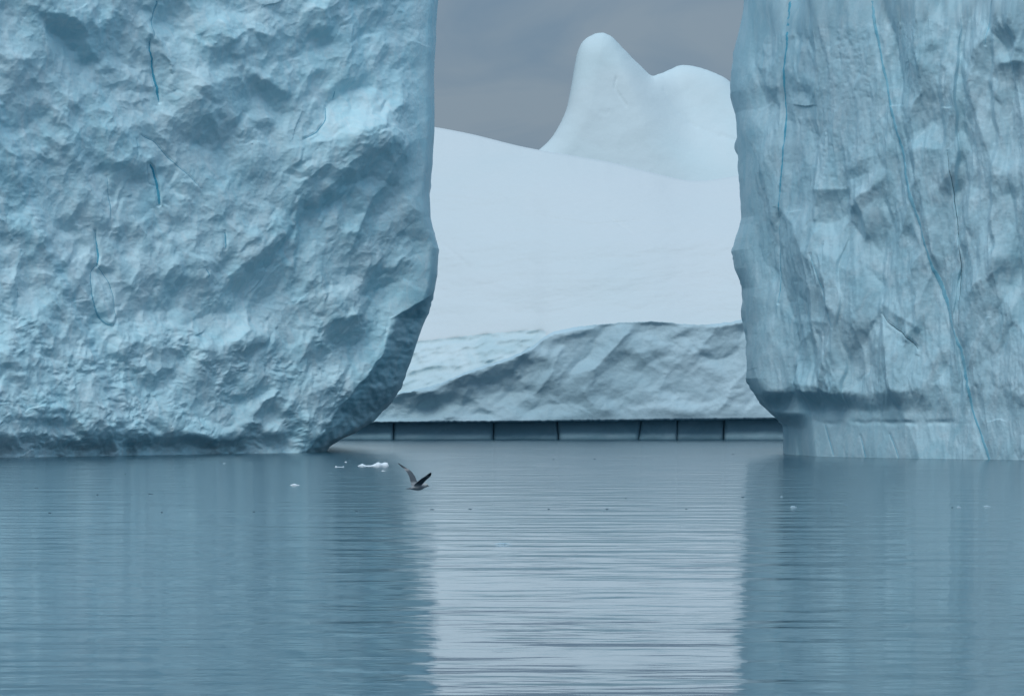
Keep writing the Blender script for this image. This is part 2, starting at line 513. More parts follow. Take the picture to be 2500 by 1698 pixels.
# ------------------------------------------------------------------ iceberg builder (closed ring swept in height)
class Berg:
    """front surface over (photo px, height Z); depth from plane + relief, closed behind and on top"""
    def __init__(self, plane, edge, side, relief, round_px=60, round_m=9.0):
        self.plane = plane            # px -> depth of the mean face (m)
        self.edge = edge              # list of (py, px) of the silhouette towards the gap
        self.side = side              # +1: free edge at larger px, -1: at smaller px
        self.relief = relief          # (px, py, Z) -> outward metres
        self.round_px, self.round_m = round_px, round_m
        e = np.array(edge, float)
        self.ey, self.ex = e[:, 0], e[:, 1]
        self.mean = 0.0
        gx, gy = np.meshgrid(np.linspace(self.ex.mean() - side * 700, self.ex.mean() - side * 150, 60), np.linspace(50, 1000, 90))
        self.mean = float(np.mean(relief(gx, gy, H + (HY - gy) / F * plane(gx))[0]))

    def py_of(self, px, Z):
        return HY - (Z - H) * F / self.plane(px)

    def edge_px(self, Z):
        py = HY - (Z - H) * F / self.plane(np.full(np.shape(Z), self.ex.mean()))
        x = np.interp(py, self.ey, self.ex)
        return x

    def base(self, px, ex):
        Yp = self.plane(px)
        dist = np.maximum((ex - px) * self.side, 0)
        t = np.clip(1 - dist / self.round_px, 0, 1)
        Y = Yp + self.round_m * (1 - np.sqrt(np.maximum(1 - t * t, 0)))
        return (px - CX) / F * Yp, Y, dist

    def surf(self, px, Z):
        py = self.py_of(px, Z)
        ex = self.edge_px(Z)
        X, Y, dist = self.base(px, ex)
        d = 3.0 * self.side
        Xa, Ya, _ = self.base(px - d, ex)
        tx, ty = (X - Xa) * self.side, (Y - Ya) * self.side
        ln = np.hypot(tx, ty) + 1e-9
        nx, ny = ty / ln, -tx / ln                     # towards the camera
        out, macro = self.relief(px, py, Z)
        out = out - self.mean
        fade = sstep(0, 110, dist) * 0.92 + 0.08
        Yr = Y - macro
        Xr = (px - CX) / F * Yr
        return np.stack([Xr + nx * out * fade * np.where(dist > 60, 0.45, 1 - 0.55 * dist / 60), Yr + ny * out * fade, Z + 0 * px], -1)

    def build(self, name, far_px, mat, parent, Zs, cols_fine, cols_coarse, back_m=70):
        """cols: parameter s 0..1 from far edge (out of frame) to the free edge"""
        nz = len(Zs)
        ex = self.edge_px(Zs)
        s = np.concatenate([np.linspace(0, 1, cols_coarse, endpoint=False) * 0.22,
                            0.22 + 0.78 * (np.linspace(0, 1, cols_fine))])
        # denser near the rounded edge
        PX = far_px + (ex[:, None] - far_px) * s[None, :]
        ZZ = np.repeat(Zs[:, None], len(s), 1)
        Fr = self.surf(PX, ZZ)
        # side wall running back from the free edge, then the back
        E = Fr[:, -1, :]
        k = np.array([0.02, 0.06, 0.12, 0.22, 0.36, 0.55, 0.8, 1.0])
        S = np.repeat(E[:, None, :], len(k), 1)
        S[:, :, 1] += k[None, :] * back_m
        S[:, :, 0] -= self.side * (k[None, :] ** 1.5) * 8.0
        S[:, :, 0] += 1.2 * np.minimum(k * 4, 1)[None, :] * fbm(S[:, :, 1] / 6, S[:, :, 2] / 6, 91, 3)
        nb = 14
        L = Fr[:, 0, :].copy(); L[:, 1] += back_m
        w = (np.arange(1, nb + 1) / nb)[None, :, None]
        B = S[:, -1:, :] * (1 - w) + L[:, None, :] * w
        B[:, :, 1] += 6 * fbm(B[:, :, 0] / 25, B[:, :, 2] / 25, 77, 3)
        Rg = np.concatenate([Fr, S, B], 1)
        nc = Rg.shape[1]
        # top: three shrinking rings and a centre
        rows = [Rg.reshape(-1, 3)]
        top = Rg[-1]
        c = top.mean(0)
        extra = []
        for q, up in ((0.9, 1.5), (0.7, 3.2), (0.4, 4.2)):
            r = c + (top - c) * q; r[:, 2] = top[:, 2] + up + 0.8 * fbm(r[:, 0] / 12, r[:, 1] / 12, 5, 3)
            extra.append(r)
        V = np.concatenate(rows + extra + [np.array([[c[0], c[1], c[2] + 4.6]])])
        flip = self.side < 0
        Q = grid_quads(nz + 3, nc, wrap=True, flip=flip)
        ci = len(V) - 1
        base = (nz + 2) * nc
        j = np.arange(nc)
        T = np.stack([base + j, base + (j + 1) % nc, np.full(nc, ci)], -1)
        if flip:
            T = T[:, ::-1]
        return mesh_np(name, V, Q, mat, parent, T)

    def strip(self, name, pts, widths, mat, parent, proud=0.05, thick=0.5, n=None, jag=0.0, seed=0):
        """a lens of coloured ice following the face along a photo polyline, solid, set a little proud"""
        pts = np.array(pts, float)
        seg = np.hypot(*np.diff(pts, axis=0).T); cum = np.concatenate([[0], np.cumsum(seg)])
        n = n or max(6, int(cum[-1] / 2.5))
        t = np.linspace(0, cum[-1], n)
        x = np.interp(t, cum, pts[:, 0]); y = np.interp(t, cum, pts[:, 1])
        ku = np.ones(7) / 7
        xp = np.convolve(np.pad(x, 3, 'edge'), ku, 'valid')
        yp = np.convolve(np.pad(y, 3, 'edge'), ku, 'valid')
        xp = xp + jag * fbm(t / 18, t * 0 + seed, 31 + seed, 3)
        wv = np.interp(t, np.linspace(0, cum[-1], len(widths)), widths)
        wv = wv * 0.82 * (1 + 0.25 * fbm(t / 25, t * 0 + 4.4, 33 + seed, 3))
        tx, ty = np.gradient(xp), np.gradient(yp)
        ln = np.hypot(tx, ty) + 1e-6
        nx, ny = -ty / ln, tx / ln
        cr = np.array([-0.5, -0.25, 0, 0.25, 0.5])
        PX = xp[:, None] + nx[:, None] * wv[:, None] * cr[None, :]
        PY = yp[:, None] + ny[:, None] * wv[:, None] * cr[None, :]
        Yp = self.plane(PX)
        Z = np.maximum(H + (HY - PY) / F * Yp, -0.6)
        P = self.surf(PX, Z)
        prof = np.array([-0.10, 0.6, 1.0, 0.6, -0.10])
        P[:, :, 1] -= proud * prof[None, :]
        Bk = P[:, ::-1, :].copy(); Bk[:, :, 1] += thick
        ring = np.concatenate([P, Bk], 1)
        nc = ring.shape[1]
        V = ring.reshape(-1, 3)
        Q = grid_quads(n, nc, wrap=True)
        T = []
        for base, f in ((0, 1), ((n - 1) * nc, -1)):
            idx = [base + i for i in range(nc)]
            for i in range(1, nc - 1):
                T.append((idx[0], idx[i], idx[i + 1])[::f])
        return mesh_np(name, V, Q, mat, parent, np.array(T))


def zrows(z_lo_dense, z_hi_dense, dz, z_top):
    lo = np.array([-5.0, -3.0, -1.5, -0.7])
    mid = np.arange(z_lo_dense, z_hi_dense, dz)
    hi = np.linspace(z_hi_dense, z_top, 26)
    return np.concatenate([lo, mid, hi])


# ---- left iceberg
M_L = 800 / F
L_EDGE = [(-300, 1085), (0, 1069), (86, 1065), (172, 1059), (312, 1059), (398, 1053), (463, 1046), (527, 1050),
          (560, 1059), (603, 1072), (667, 1070), (710, 1060), (753, 1046), (802, 1028), (872, 1006), (915, 990),
          (958, 969), (990, 947), (1028, 915), (1055, 872), (1073, 829), (1092, 802), (1104, 794), (1200, 790)]
L_INNER = [(640, 1150), (715, 1060), (745, 1010), (775, 960), (830, 945), (870, 930), (940, 880), (985, 840), (1040, 800),
           (1075, 770), (1104, 742), (1200, 720)]
L_SPUR = [(200, -60), (255, 0), (330, 25), (400, 55), (470, 75), (560, 100), (680, 150), (760, 185), (830, 225), (930, 260), (1120, 300)]
L_STROKES = [
    # dark overhangs
    (150, 65, 95, 34, 45, -1.2), (266, 165, 28, 16, -30, -0.8), (520, 140, 50, 16, 0, -1.1), (655, 222, 60, 22, 38, -1.2),
    (450, 300, 70, 24, -10, -0.9), (535, 345, 46, 40, 0, -0.9), (210, 525, 50, 34, 0, -0.7), (555, 520, 50, 26, 0, -0.9),
    (665, 570, 36, 40, 0, -0.8), (342, 228, 30, 14, -20, -0.7), (76, 190, 60, 16, 110, -0.6), (220, 262, 50, 18, 80, -0.6),
    (20, 180, 40, 24, 90, -0.6), (675, 350, 80, 20, 62, -1.0), (793, 87, 30, 24, 0, -0.9), (736, 118, 24, 14, 0, -0.8),
    (835, 380, 50, 12, 120, -0.8), (926, 369, 50, 34, 10, -1.1), (949, 468, 50, 40, 20, -1.1), (747, 502, 66, 46, 0, -0.9),
    (918, 540, 80, 26, 100, -0.8), (1020, 580, 66, 20, 20, -1.5), (823, 475, 60, 22, 110, -0.6), (152, 610, 50, 18, 80, -0.5),
    (544, 637, 26, 26, 0, -0.9), (410, 847, 50, 26, 10, -0.9), (487, 702, 30, 24, 30, -0.7), (437, 680, 40, 20, 70, -0.7),
    (84, 911, 44, 22, 70, -0.7), (163, 797, 60, 20, 70, -0.8), (167, 965, 40, 24, 30, -0.6), (600, 690, 150, 30, 115, -0.7),
    (623, 950, 40, 30, 30, -0.8), (827, 800, 60, 36, 10, -1.0), (865, 600, 60, 16, 115, -0.7), (930, 640, 80, 18, 95, -0.8),
    (671, 824, 60, 20, -20, -0.7), (736, 855, 40, 20, 0, -0.6), (720, 620, 80, 40, 60, -0.5), (50, 1020, 70, 14, 0, -0.9),
    (163, 1028, 80, 14, 5, -0.8), (400, 1078, 180, 12, 0, -1.0), (620, 1060, 120, 14, 0, -0.8), (170, 1088, 60, 16, 0, -1.1),
    (210, 1085, 60, 12, 0, -0.8), (540, 1065, 60, 10, 8, -0.7), (700, 1040, 60, 14, -25, -0.6), (980, 400, 50, 20, 60, -0.4),
    (330, 420, 60, 20, 40, -0.4), (300, 700, 60, 20, 60, -0.3), (120, 350, 60, 40, 50, -0.3), (900, 690, 60, 22, 100, -0.5),
    (960, 690, 40, 30, 100, -0.5), (780, 960, 60, 18, -50, -0.5), (500, 960, 60, 24, 20, -0.3), (30, 440, 50, 20, 60, -0.4),
    # ledges that catch the sky
    (899, 262, 66, 46, 0, 1.2), (823, 304, 70, 26, -20, 0.8), (560, 30, 110, 26, -10, 0.7), (918, 437, 50, 18, -40, 0.7),
    (38, 780, 90, 130, 0, 0.5), (125, 672, 34, 26, 30, 0.8), (266, 835, 60, 36, 10, 0.6), (372, 873, 60, 24, 0, 0.6),
    (608, 778, 60, 30, 20, 0.9), (418, 770, 70, 20, 0, 0.6), (494, 1045, 110, 12, 8, 0.8), (760, 640, 70, 16, -62, 0.7),
    (895, 625, 60, 14, -65, 0.6), (827, 710, 60, 24, -10, 0.7), (949, 763, 40, 30, 0, 0.7), (812, 911, 60, 16, -40, 0.7),
    (679, 950, 60, 50, 0, 0.6), (728, 797, 60, 18, -10, 0.7), (1025, 695, 40, 24, -20, 0.9), (30, 100, 60, 40, 0, 0.5),
    (440, 100, 40, 40, 0, 0.3), (400, 470, 60, 60, 0, 0.3), (760, 260, 60, 60, 0, 0.3), (650, 100, 60, 30, 30, 0.5),
    (290, 640, 60, 40, 0, 0.3), (560, 720, 60, 20, 20, 0.6), (40, 360, 40, 20, 60, 0.6), (720, 1020, 70, 18, -20, 0.6),
    (250, 990, 120, 40, 0, 0.35), (900, 870, 40, 20, -50, 0.4), (480, 210, 60, 20, -20, 0.4), (170, 440, 60, 40, 0, 0.25),
]


def left_fields(X, Y):
    side = sstep(520, 700, X + 0.25 * (Y - 500))
    m1 = 0.18 + 0.82 * sstep(-0.22, 0.28, fbm(X / 130, Y / 130, 40, 3)); m2 = sstep(-0.25, 0.45, fbm(X / 80, Y / 80, 46, 3))
    fx = 0; fz = 0
    for ang, w, sd in ((-24, 1 - side, 0), (28, side, 30)):
        a1, b1 = cell_grad(X, Y, 70, 140, ang, 301 + sd)
        a2, b2 = cell_grad(X, Y, 34, 70, ang * 1.2, 307 + sd)
        fx = fx + w * (0.50 * a1 + 0.55 * a2 * m1)
        fz = fz + w * (0.40 * b1 + 0.55 * b2 * m1)
    return fx, fz


L_POLYS = [
    ([(92, 28), (142, 21), (177, 43), (213, 99), (241, 149), (213, 142), (163, 99), (121, 71)], 0.2, -1.3),
    ([(0, 35), (71, 50), (85, 71), (43, 135), (0, 149)], 0, 0.5),
    ([(64, 234), (177, 248), (209, 305), (170, 341), (78, 334)], 0.2, -0.15),
    ([(660, 206), (710, 234), (788, 234), (802, 284), (752, 341), (710, 334), (681, 284)], -0.5, 0.2),
    ([(617, 177), (660, 206), (703, 241), (692, 284), (639, 234)], 0.8, -1.0),
    ([(830, 220), (930, 220), (944, 263), (915, 305), (852, 326), (752, 348), (781, 305)], 0, 1.1),
    ([(816, 383), (852, 355), (915, 362), (951, 397), (979, 454), (944, 461), (894, 426), (837, 454)], 0.2, -0.95),
    ([(987, 483), (1029, 525), (1072, 603), (1022, 589), (979, 568)], 0.2, -1.4),
    ([(960, 470), (987, 483), (985, 520), (950, 500)], 0, 0.8),
    ([(461, 206), (582, 192), (617, 248), (582, 312), (539, 369), (468, 355), (426, 298)], 0.2, -0.65),
    ([(341, 334), (383, 348), (426, 397), (497, 461), (440, 440), (412, 454), (390, 497), (387, 426), (362, 397), (334, 376)], 0, 0.45),
    ([(724, 483), (766, 490), (738, 568), (724, 710), (717, 639)], 0.9, -0.5),
    ([(277, 788), (397, 781), (454, 795), (539, 759), (639, 788), (646, 837), (497, 852), (355, 845), (284, 830)], 0, 0.8),
    ([(0, 653), (99, 653), (142, 674), (163, 738), (199, 795), (248, 859), (142, 887), (0, 852)], 0, 0.5),
    ([(163, 600), (230, 660), (225, 740), (262, 795), (200, 780), (165, 700)], 0.6, -0.4),
    ([(852, 0), (1057, 0), (1050, 305), (944, 234), (887, 142)], 0, 0.25),
    ([(520, 40), (640, 20), (700, 60), (650, 90), (600, 70), (560, 95)], 0, 0.7),
    ([(560, 95), (600, 70), (650, 90), (640, 130), (580, 150)], 0.2, -0.7),
    ([(770, 60), (815, 60), (810, 110), (775, 120)], 0.3, -1.0),
    ([(890, 560), (935, 560), (945, 700), (915, 720), (900, 640)], 0.6, -0.5),
    ([(800, 770), (880, 770), (900, 830), (850, 850), (800, 820)], 0.2, -0.9),
    ([(780, 880), (840, 850), (850, 900), (790, 950)], -0.3, 0.7),
    ([(640, 900), (700, 890), (720, 960), (690, 1000), (640, 970)], 0, 0.6),
    ([(600, 620), (700, 560), (690, 700), (620, 780), (590, 700)], 0.4, -0.45),
    ([(380, 590), (440, 560), (470, 640), (420, 690), (380, 660)], 0, 0.35),
    ([(240, 370), (330, 420), (300, 480), (230, 450)], 0, -0.5),
    ([(0, 290), (30, 340), (60, 420), (40, 480), (0, 470)], 0, 0.5),
    ([(440, 1010), (520, 1030), (600, 1060), (560, 1075), (450, 1050)], 0, 0.8),
    ([(440, 1055), (560, 1078), (600, 1065), (600, 1095), (440, 1090)], 0, -1.1),
    ([(700, 380), (760, 400), (740, 470), (690, 440)], 0.3, -0.5),
    ([(840, 30), (880, 20), (900, 180), (860, 190)], 0.5, 0.1),
]


def left_fields(X, Y):
    side = sstep(520, 700, X + 0.25 * (Y - 500))
    m1 = 0.18 + 0.82 * sstep(-0.22, 0.28, fbm(X / 130, Y / 130, 40, 3)); m2 = sstep(-0.25, 0.45, fbm(X / 80, Y / 80, 46, 3))
    fx = 0; fz = 0
    for ang, w, sd in ((-24, 1 - side, 0), (28, side, 30)):
        a1, b1 = cell_grad(X, Y, 66, 105, ang, 301 + sd)
        a2, b2 = cell_grad(X, Y, 28, 52, ang * 1.2, 307 + sd)
        a3, b3 = cell_grad(X, Y, 14, 25, ang * 0.8, 317 + sd)
        fx = fx + w * (0.58 * a1 + 0.78 * a2 * m1 + 0.72 * a3 * m2 * (0.25 + 0.75 * m1))
        fz = fz + w * (0.55 * b1 + 0.78 * b2 * m1 + 0.72 * b3 * m2 * (0.25 + 0.75 * m1))
    # broad lean: centre right hangs over a little, foot and upper right lie back
    fz = fz - 0.36 * np.exp(-(((X - 760) / 240) ** 2 + ((Y - 520) / 270) ** 2) ** 2)
    fz = fz + 0.28 * np.exp(-(((X - 150) / 330) ** 2 + ((Y - 900) / 190) ** 2) ** 2) + 0.2 * np.exp(-(((X - 980) / 120) ** 2 + ((Y - 100) / 200) ** 2) ** 2)
    return fx, fz


L_TILT = TiltMap(-160, 1200, -160, 1220, M_L, L_STROKES, step=2, lam=0.35, mu_len=620, fields=left_fields, gain=0.8, power=2.2, warp=22,
                 polys=L_POLYS, pgain=1.3)
L_CRACKS = [
    ([(385, 0), (378, 40), (372, 60), (377, 90)], [7, 4, 5, 2], 'pale'),
    ([(366, 98), (368, 120), (376, 150), (382, 190), (389, 222), (394, 250)], [3, 5, 6, 8, 9, 2], 'deep'),
    ([(364, 400), (374, 410), (385, 440), (389, 470), (391, 500)], [5, 7, 7, 8, 6], 'deep'),
    ([(358, 398), (364, 425), (367, 448), (382, 453)], [2, 2, 1.5, 1], 'pale'),
    ([(333, 340), (333, 362), (332, 386)], [2, 2.5, 1.5], 'pale'),
    ([(265, 430), (266, 460), (270, 490), (271, 535)], [1.5, 2, 3, 1.5], 'pale'),
    ([(345, 330), (380, 345), (400, 370), (430, 400), (465, 430), (492, 460)], [1.5, 3, 3, 3, 2.5, 1.5], 'pale'),
    ([(235, 565), (240, 600), (243, 625), (239, 648)], [2, 4, 6, 3], 'deep'),
    ([(238, 648), (226, 665), (223, 690), (228, 730), (240, 765), (262, 792), (276, 795)], [2, 3, 3, 4, 5, 5, 3], 'pale'),
    ([(238, 648), (256, 665), (270, 690), (279, 720), (282, 760), (286, 785)], [1.5, 2, 2.5, 3, 2, 1], 'pale'),
    ([(549, 565), (550, 585), (549, 608)], [3, 5, 4], 'pale'),
    ([(498, 655), (508, 668), (504, 680)], [3, 4, 3], 'pale'),
    ([(45, 710), (46, 728)], [2, 2], 'pale'),
    ([(818, 220), (816, 232), (815, 243)], [2, 5, 2], 'pale'),
    ([(735, 340), (765, 325), (790, 295), (797, 262)], [2, 3, 3, 2], 'pale'),
]


def rot(a, b, deg):
    c, q = math.cos(math.radians(deg)), math.sin(math.radians(deg))
    return a * c + b * q, -a * q + b * c


def crack_carve(o, px, py, cracks, deep=0.4, pale=0.15):
    for pts, w, kind in cracks:
        x0, x1 = min(q[0] for q in pts) - 14, max(q[0] for q in pts) + 14
        y0, y1 = min(q[1] for q in pts) - 14, max(q[1] for q in pts) + 14
        msk = (px > x0) & (px < x1) & (py > y0) & (py < y1)
        if msk.any():
            d, t = poly_dist(px[msk], py[msk], pts)
            ww = np.interp(t, np.linspace(0, 1, len(w)), w)
            o[msk] -= (deep if kind == 'deep' else pale) * sstep(ww * 0.5 + 4.5, ww * 0.5 - 1.0, d)


def relief_left(px, py, Z):
    a, b = px * M_L, -py * M_L
    wa = a + 0.7 * fbm(a / 5, b / 5, 3, 3); wb = b + 0.7 * fbm(a / 5, b / 5, 9, 3)
    mac = np.zeros(px.shape)
    # lower left foot stands further out, spur in front
    spur = np.interp(py, [q[0] for q in L_SPUR], [q[1] for q in L_SPUR])
    mac = mac + 2.2 * sstep(14, -14, px - spur - 10 * fbm(py / 40, px / 90, 21, 3))
    mac = mac + 4.0 * sstep(420, 1080, py) * sstep(900, 250, px)
    # facet hanging over the water at lower right and the chamfer above it
    xe = np.interp(py, [q[0] for q in L_INNER], [q[1] for q in L_INNER]) + 9 * fbm(py / 45, px / 50, 12, 3)
    infac = sstep(-4, 10, px - xe)
    mac = mac - np.maximum(px - xe, 0) * M_L * 2.3 + infac * 1.3 * fbm(px / 60, py / 70, 13, 3)
    xc = np.interp(py, [-200, 215, 300, 380, 480, 560, 700], [860, 925, 960, 985, 1012, 1055, 1200])
    mac = mac - np.maximum(px - xc, 0) * M_L * 0.55
    o = -L_TILT(px, py) * 0.82
    # broken shingles with lips, melt bowls with sharp crests, chips; leaning both ways
    m1 = sstep(-0.35, 0.45, fbm(a / 14, b / 14, 40, 3))
    m2 = sstep(-0.3, 0.4, fbm(a / 7, b / 7, 44, 3))
    m3 = sstep(-0.3, 0.4, fbm(a / 5, b / 5, 47, 3))
    low = sstep(600, 900, py)
    side = sstep(520, 700, px + 0.25 * (py - 500))
    r1a, r1b = rot(wa, wb, 24); r2a, r2b = rot(wa, wb, -27)
    o = o + 0.6 * fbm(a / 12, b / 16, 15, 3)
    for (ra, rb, wgt, sd) in ((r1a, r1b, 1 - side, 0), (r2a, r2b, side, 50)):
        f1, f2, rid, _ = worley(ra / 2.6, rb / 4.6, 4 + sd)
        o = o + wgt * 0.75 * f1 * f1 * (0.15 + 0.85 * m1)
        o = o + wgt * 0.75 * facets(ra / 3.0 + 3, rb / 5.4, 8 + sd, 0.9) * (1 - 0.5 * m1)
        ph = -rb / 5.2 + 1.3 * fbm(ra / 4.5, rb / 8, 501 + sd, 3, 0.45)
        o = o + wgt * 0.28 * saw(ph, 0.6) * m2 * (1 - m3)
    f1, f2, rid, _ = worley(wa / 1.3, wb / 1.9, 14)
    o = o + 0.36 * f1 * f1 * (1 - 0.85 * m2)
    o = o + 0.14 * facets(wa / 0.8, wb / 1.2, 28, 1.0) * m3 * (1 - 0.4 * low)
    o = o + low * 0.35 * m3 * fbm(wa / 1.6, wb / 1.3, 61, 3, 0.5)
    o = o + 0.04 * fbm(a / 0.5, b / 0.5, 71, 2)
    o = o * (1 - 0.8 * infac)
    # wave-cut notch at the waterline
    n = 2.0 + 1.1 * fbm(a / 6, 0 * b, 81, 3)
    mac = mac - 2.0 * sstep(np.maximum(n, 0.6) + 1.6, 0.3, Z) * sstep(800, 640, px)
    crack_carve(mac, px, py, L_CRACKS)
    return o, mac


def plane_left(px):
    return 766 + (np.asarray(px, float) / 860.0) * 54


def build_left():
    root = empty('cracked_iceberg', (-45, 800, 0))
    tag(root, 'big blue-white iceberg with knobbly cracked face and dark overhang at its right foot', 'iceberg')
    b = Berg(plane_left, L_EDGE, +1, relief_left, round_px=22, round_m=5)
    Zs = zrows(-0.3, 67, 0.105, 92)
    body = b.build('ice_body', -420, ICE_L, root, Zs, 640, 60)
    for i, (pts, w, kind) in enumerate(L_CRACKS):
        b.strip('blue_crack', pts, w, BLUE if kind == 'deep' else VEIN, root, proud=0.04, thick=0.5, jag=1.4 if i in (0, 1) else 0.4, seed=i)
    fix(root)


def fix(root):
    """parts were built in world space: keep them there under the moved empty"""
    for ch in root.children:
        ch.location = (-root.location[0], -root.location[1], -root.location[2])


# ---- right iceberg
M_R = 760 / F
R_EDGE = [(-300, 1830), (0, 1815), (75, 1800), (160, 1787), (215, 1787), (265, 1800), (350, 1802), (430, 1804), (527, 1812),
          (545, 1808), (578, 1796), (607, 1790), (652, 1799), (702, 1818), (755, 1822), (816, 1828), (923, 1828), (947, 1841),
          (1002, 1875), (1030, 1902), (1040, 1910), (1094, 1913), (1200, 1914)]
R_STROKES = [
    (1856, 228, 44, 34, 10, -1.2), (1957, 215, 16, 24, 90, -1.2), (1945, 60, 60, 14, 70, -0.6), (2022, 500, 60, 34, 0, -1.5),
    (2115, 500, 50, 14, -42, -1.0), (2100, 415, 40, 14, -42, -1.0), (2255, 175, 90, 44, 110, -0.8), (2457, 170, 40, 30, 20, -0.8),
    (2280, 405, 60, 14, 20, -0.8), (2263, 470, 70, 50, 90, -0.35), (1841, 755, 44, 20, 70, -1.0), (2206, 775, 80, 24, 42, -0.9),
    (2122, 720, 90, 16, 108, -0.8), (2012, 905, 80, 22, 78, -1.3), (2008, 800, 30, 16, 0, -1.0), (1990, 975, 110, 18, 6, -1.7),
    (2090, 985, 60, 12, 10, -1.2), (1930, 990, 60, 22, 40, -1.3), (1870, 990, 60, 16, 55, -1.2), (2300, 950, 200, 12, -3, -0.6),
    (2480, 970, 60, 12, 25, -0.7), (2150, 1031, 190, 6, 0, -1.0), (2045, 715, 24, 14, 20, -0.7), (2085, 860, 30, 16, 70, -0.6),
    (2180, 850, 60, 30, 60, -0.5), (2270, 660, 26, 34, 70, -0.8), (2440, 470, 40, 16, 0, -0.6), (2230, 880, 80, 30, 100, -0.3),
    (1830, 440, 60, 16, 90, -0.4), (1850, 640, 60, 20, 95, -0.5), (1945, 660, 40, 16, 90, -0.5), (1870, 860, 60, 18, 95, -0.5),
    (2350, 190, 60, 14, 90, -0.5), (2420, 260, 60, 14, 90, -0.5), (2210, 90, 50, 20, 20, -0.4), (2400, 830, 60, 20, 40, -0.4),
    (2275, 325, 44, 34, 0, 1.1), (2240, 365, 40, 24, -30, 0.8), (2190, 680, 60, 90, 0, 0.5), (2480, 125, 40, 22, -30, 0.9),
    (2390, 170, 60, 14, 40, 0.6), (2120, 460, 60, 12, -42, 0.8), (1940, 790, 30, 60, 90, 0.5), (2050, 170, 90, 130, 0, 0.25),
    (2010, 660, 60, 40, 90, 0.3), (2440, 720, 40, 30, 0, 0.5), (2380, 470, 60, 20, 0, 0.5), (2210, 20, 30, 12, -60, 0.8),
    (1950, 420, 200, 24, 90, 0.3), (2440, 580, 60, 40, 0, 0.3), (2100, 930, 60, 20, 70, 0.4), (2200, 180, 60, 14, 115, 0.6),
    (2220, 1000, 60, 12, 0, 0.4), (2200, 1080, 250, 30, 0, 0.25), (2440, 890, 60, 20, 0, 0.3), (2470, 390, 40, 26, 0, 0.5),
]


def right_fields(X, Y):
    m1 = sstep(-0.3, 0.4, fbm(X / 150, Y / 200, 140, 3)); m2 = sstep(-0.3, 0.4, fbm(X / 80, Y / 110, 144, 3))
    panel = sstep(1985, 2010, X) * sstep(2150, 2110, X) * sstep(470, 430, Y)
    a1, b1 = cell_grad(X, Y, 60, 260, -7, 401, 0.3)
    a2, b2 = cell_grad(X, Y, 28, 120, 12, 407, 0.3)
    a3, b3 = cell_grad(X, Y, 16, 44, -14, 413, 0.3)
    k = 1 - 0.7 * panel
    fx = k * (1.7 * a1 + 1.4 * a2 * (0.35 + 0.65 * m1) + 0.8 * a3 * m2)
    fz = k * (0.25 * b1 + 0.35 * b2 * (0.2 + 0.8 * m1) + 0.40 * b3 * m2)
    return fx, fz


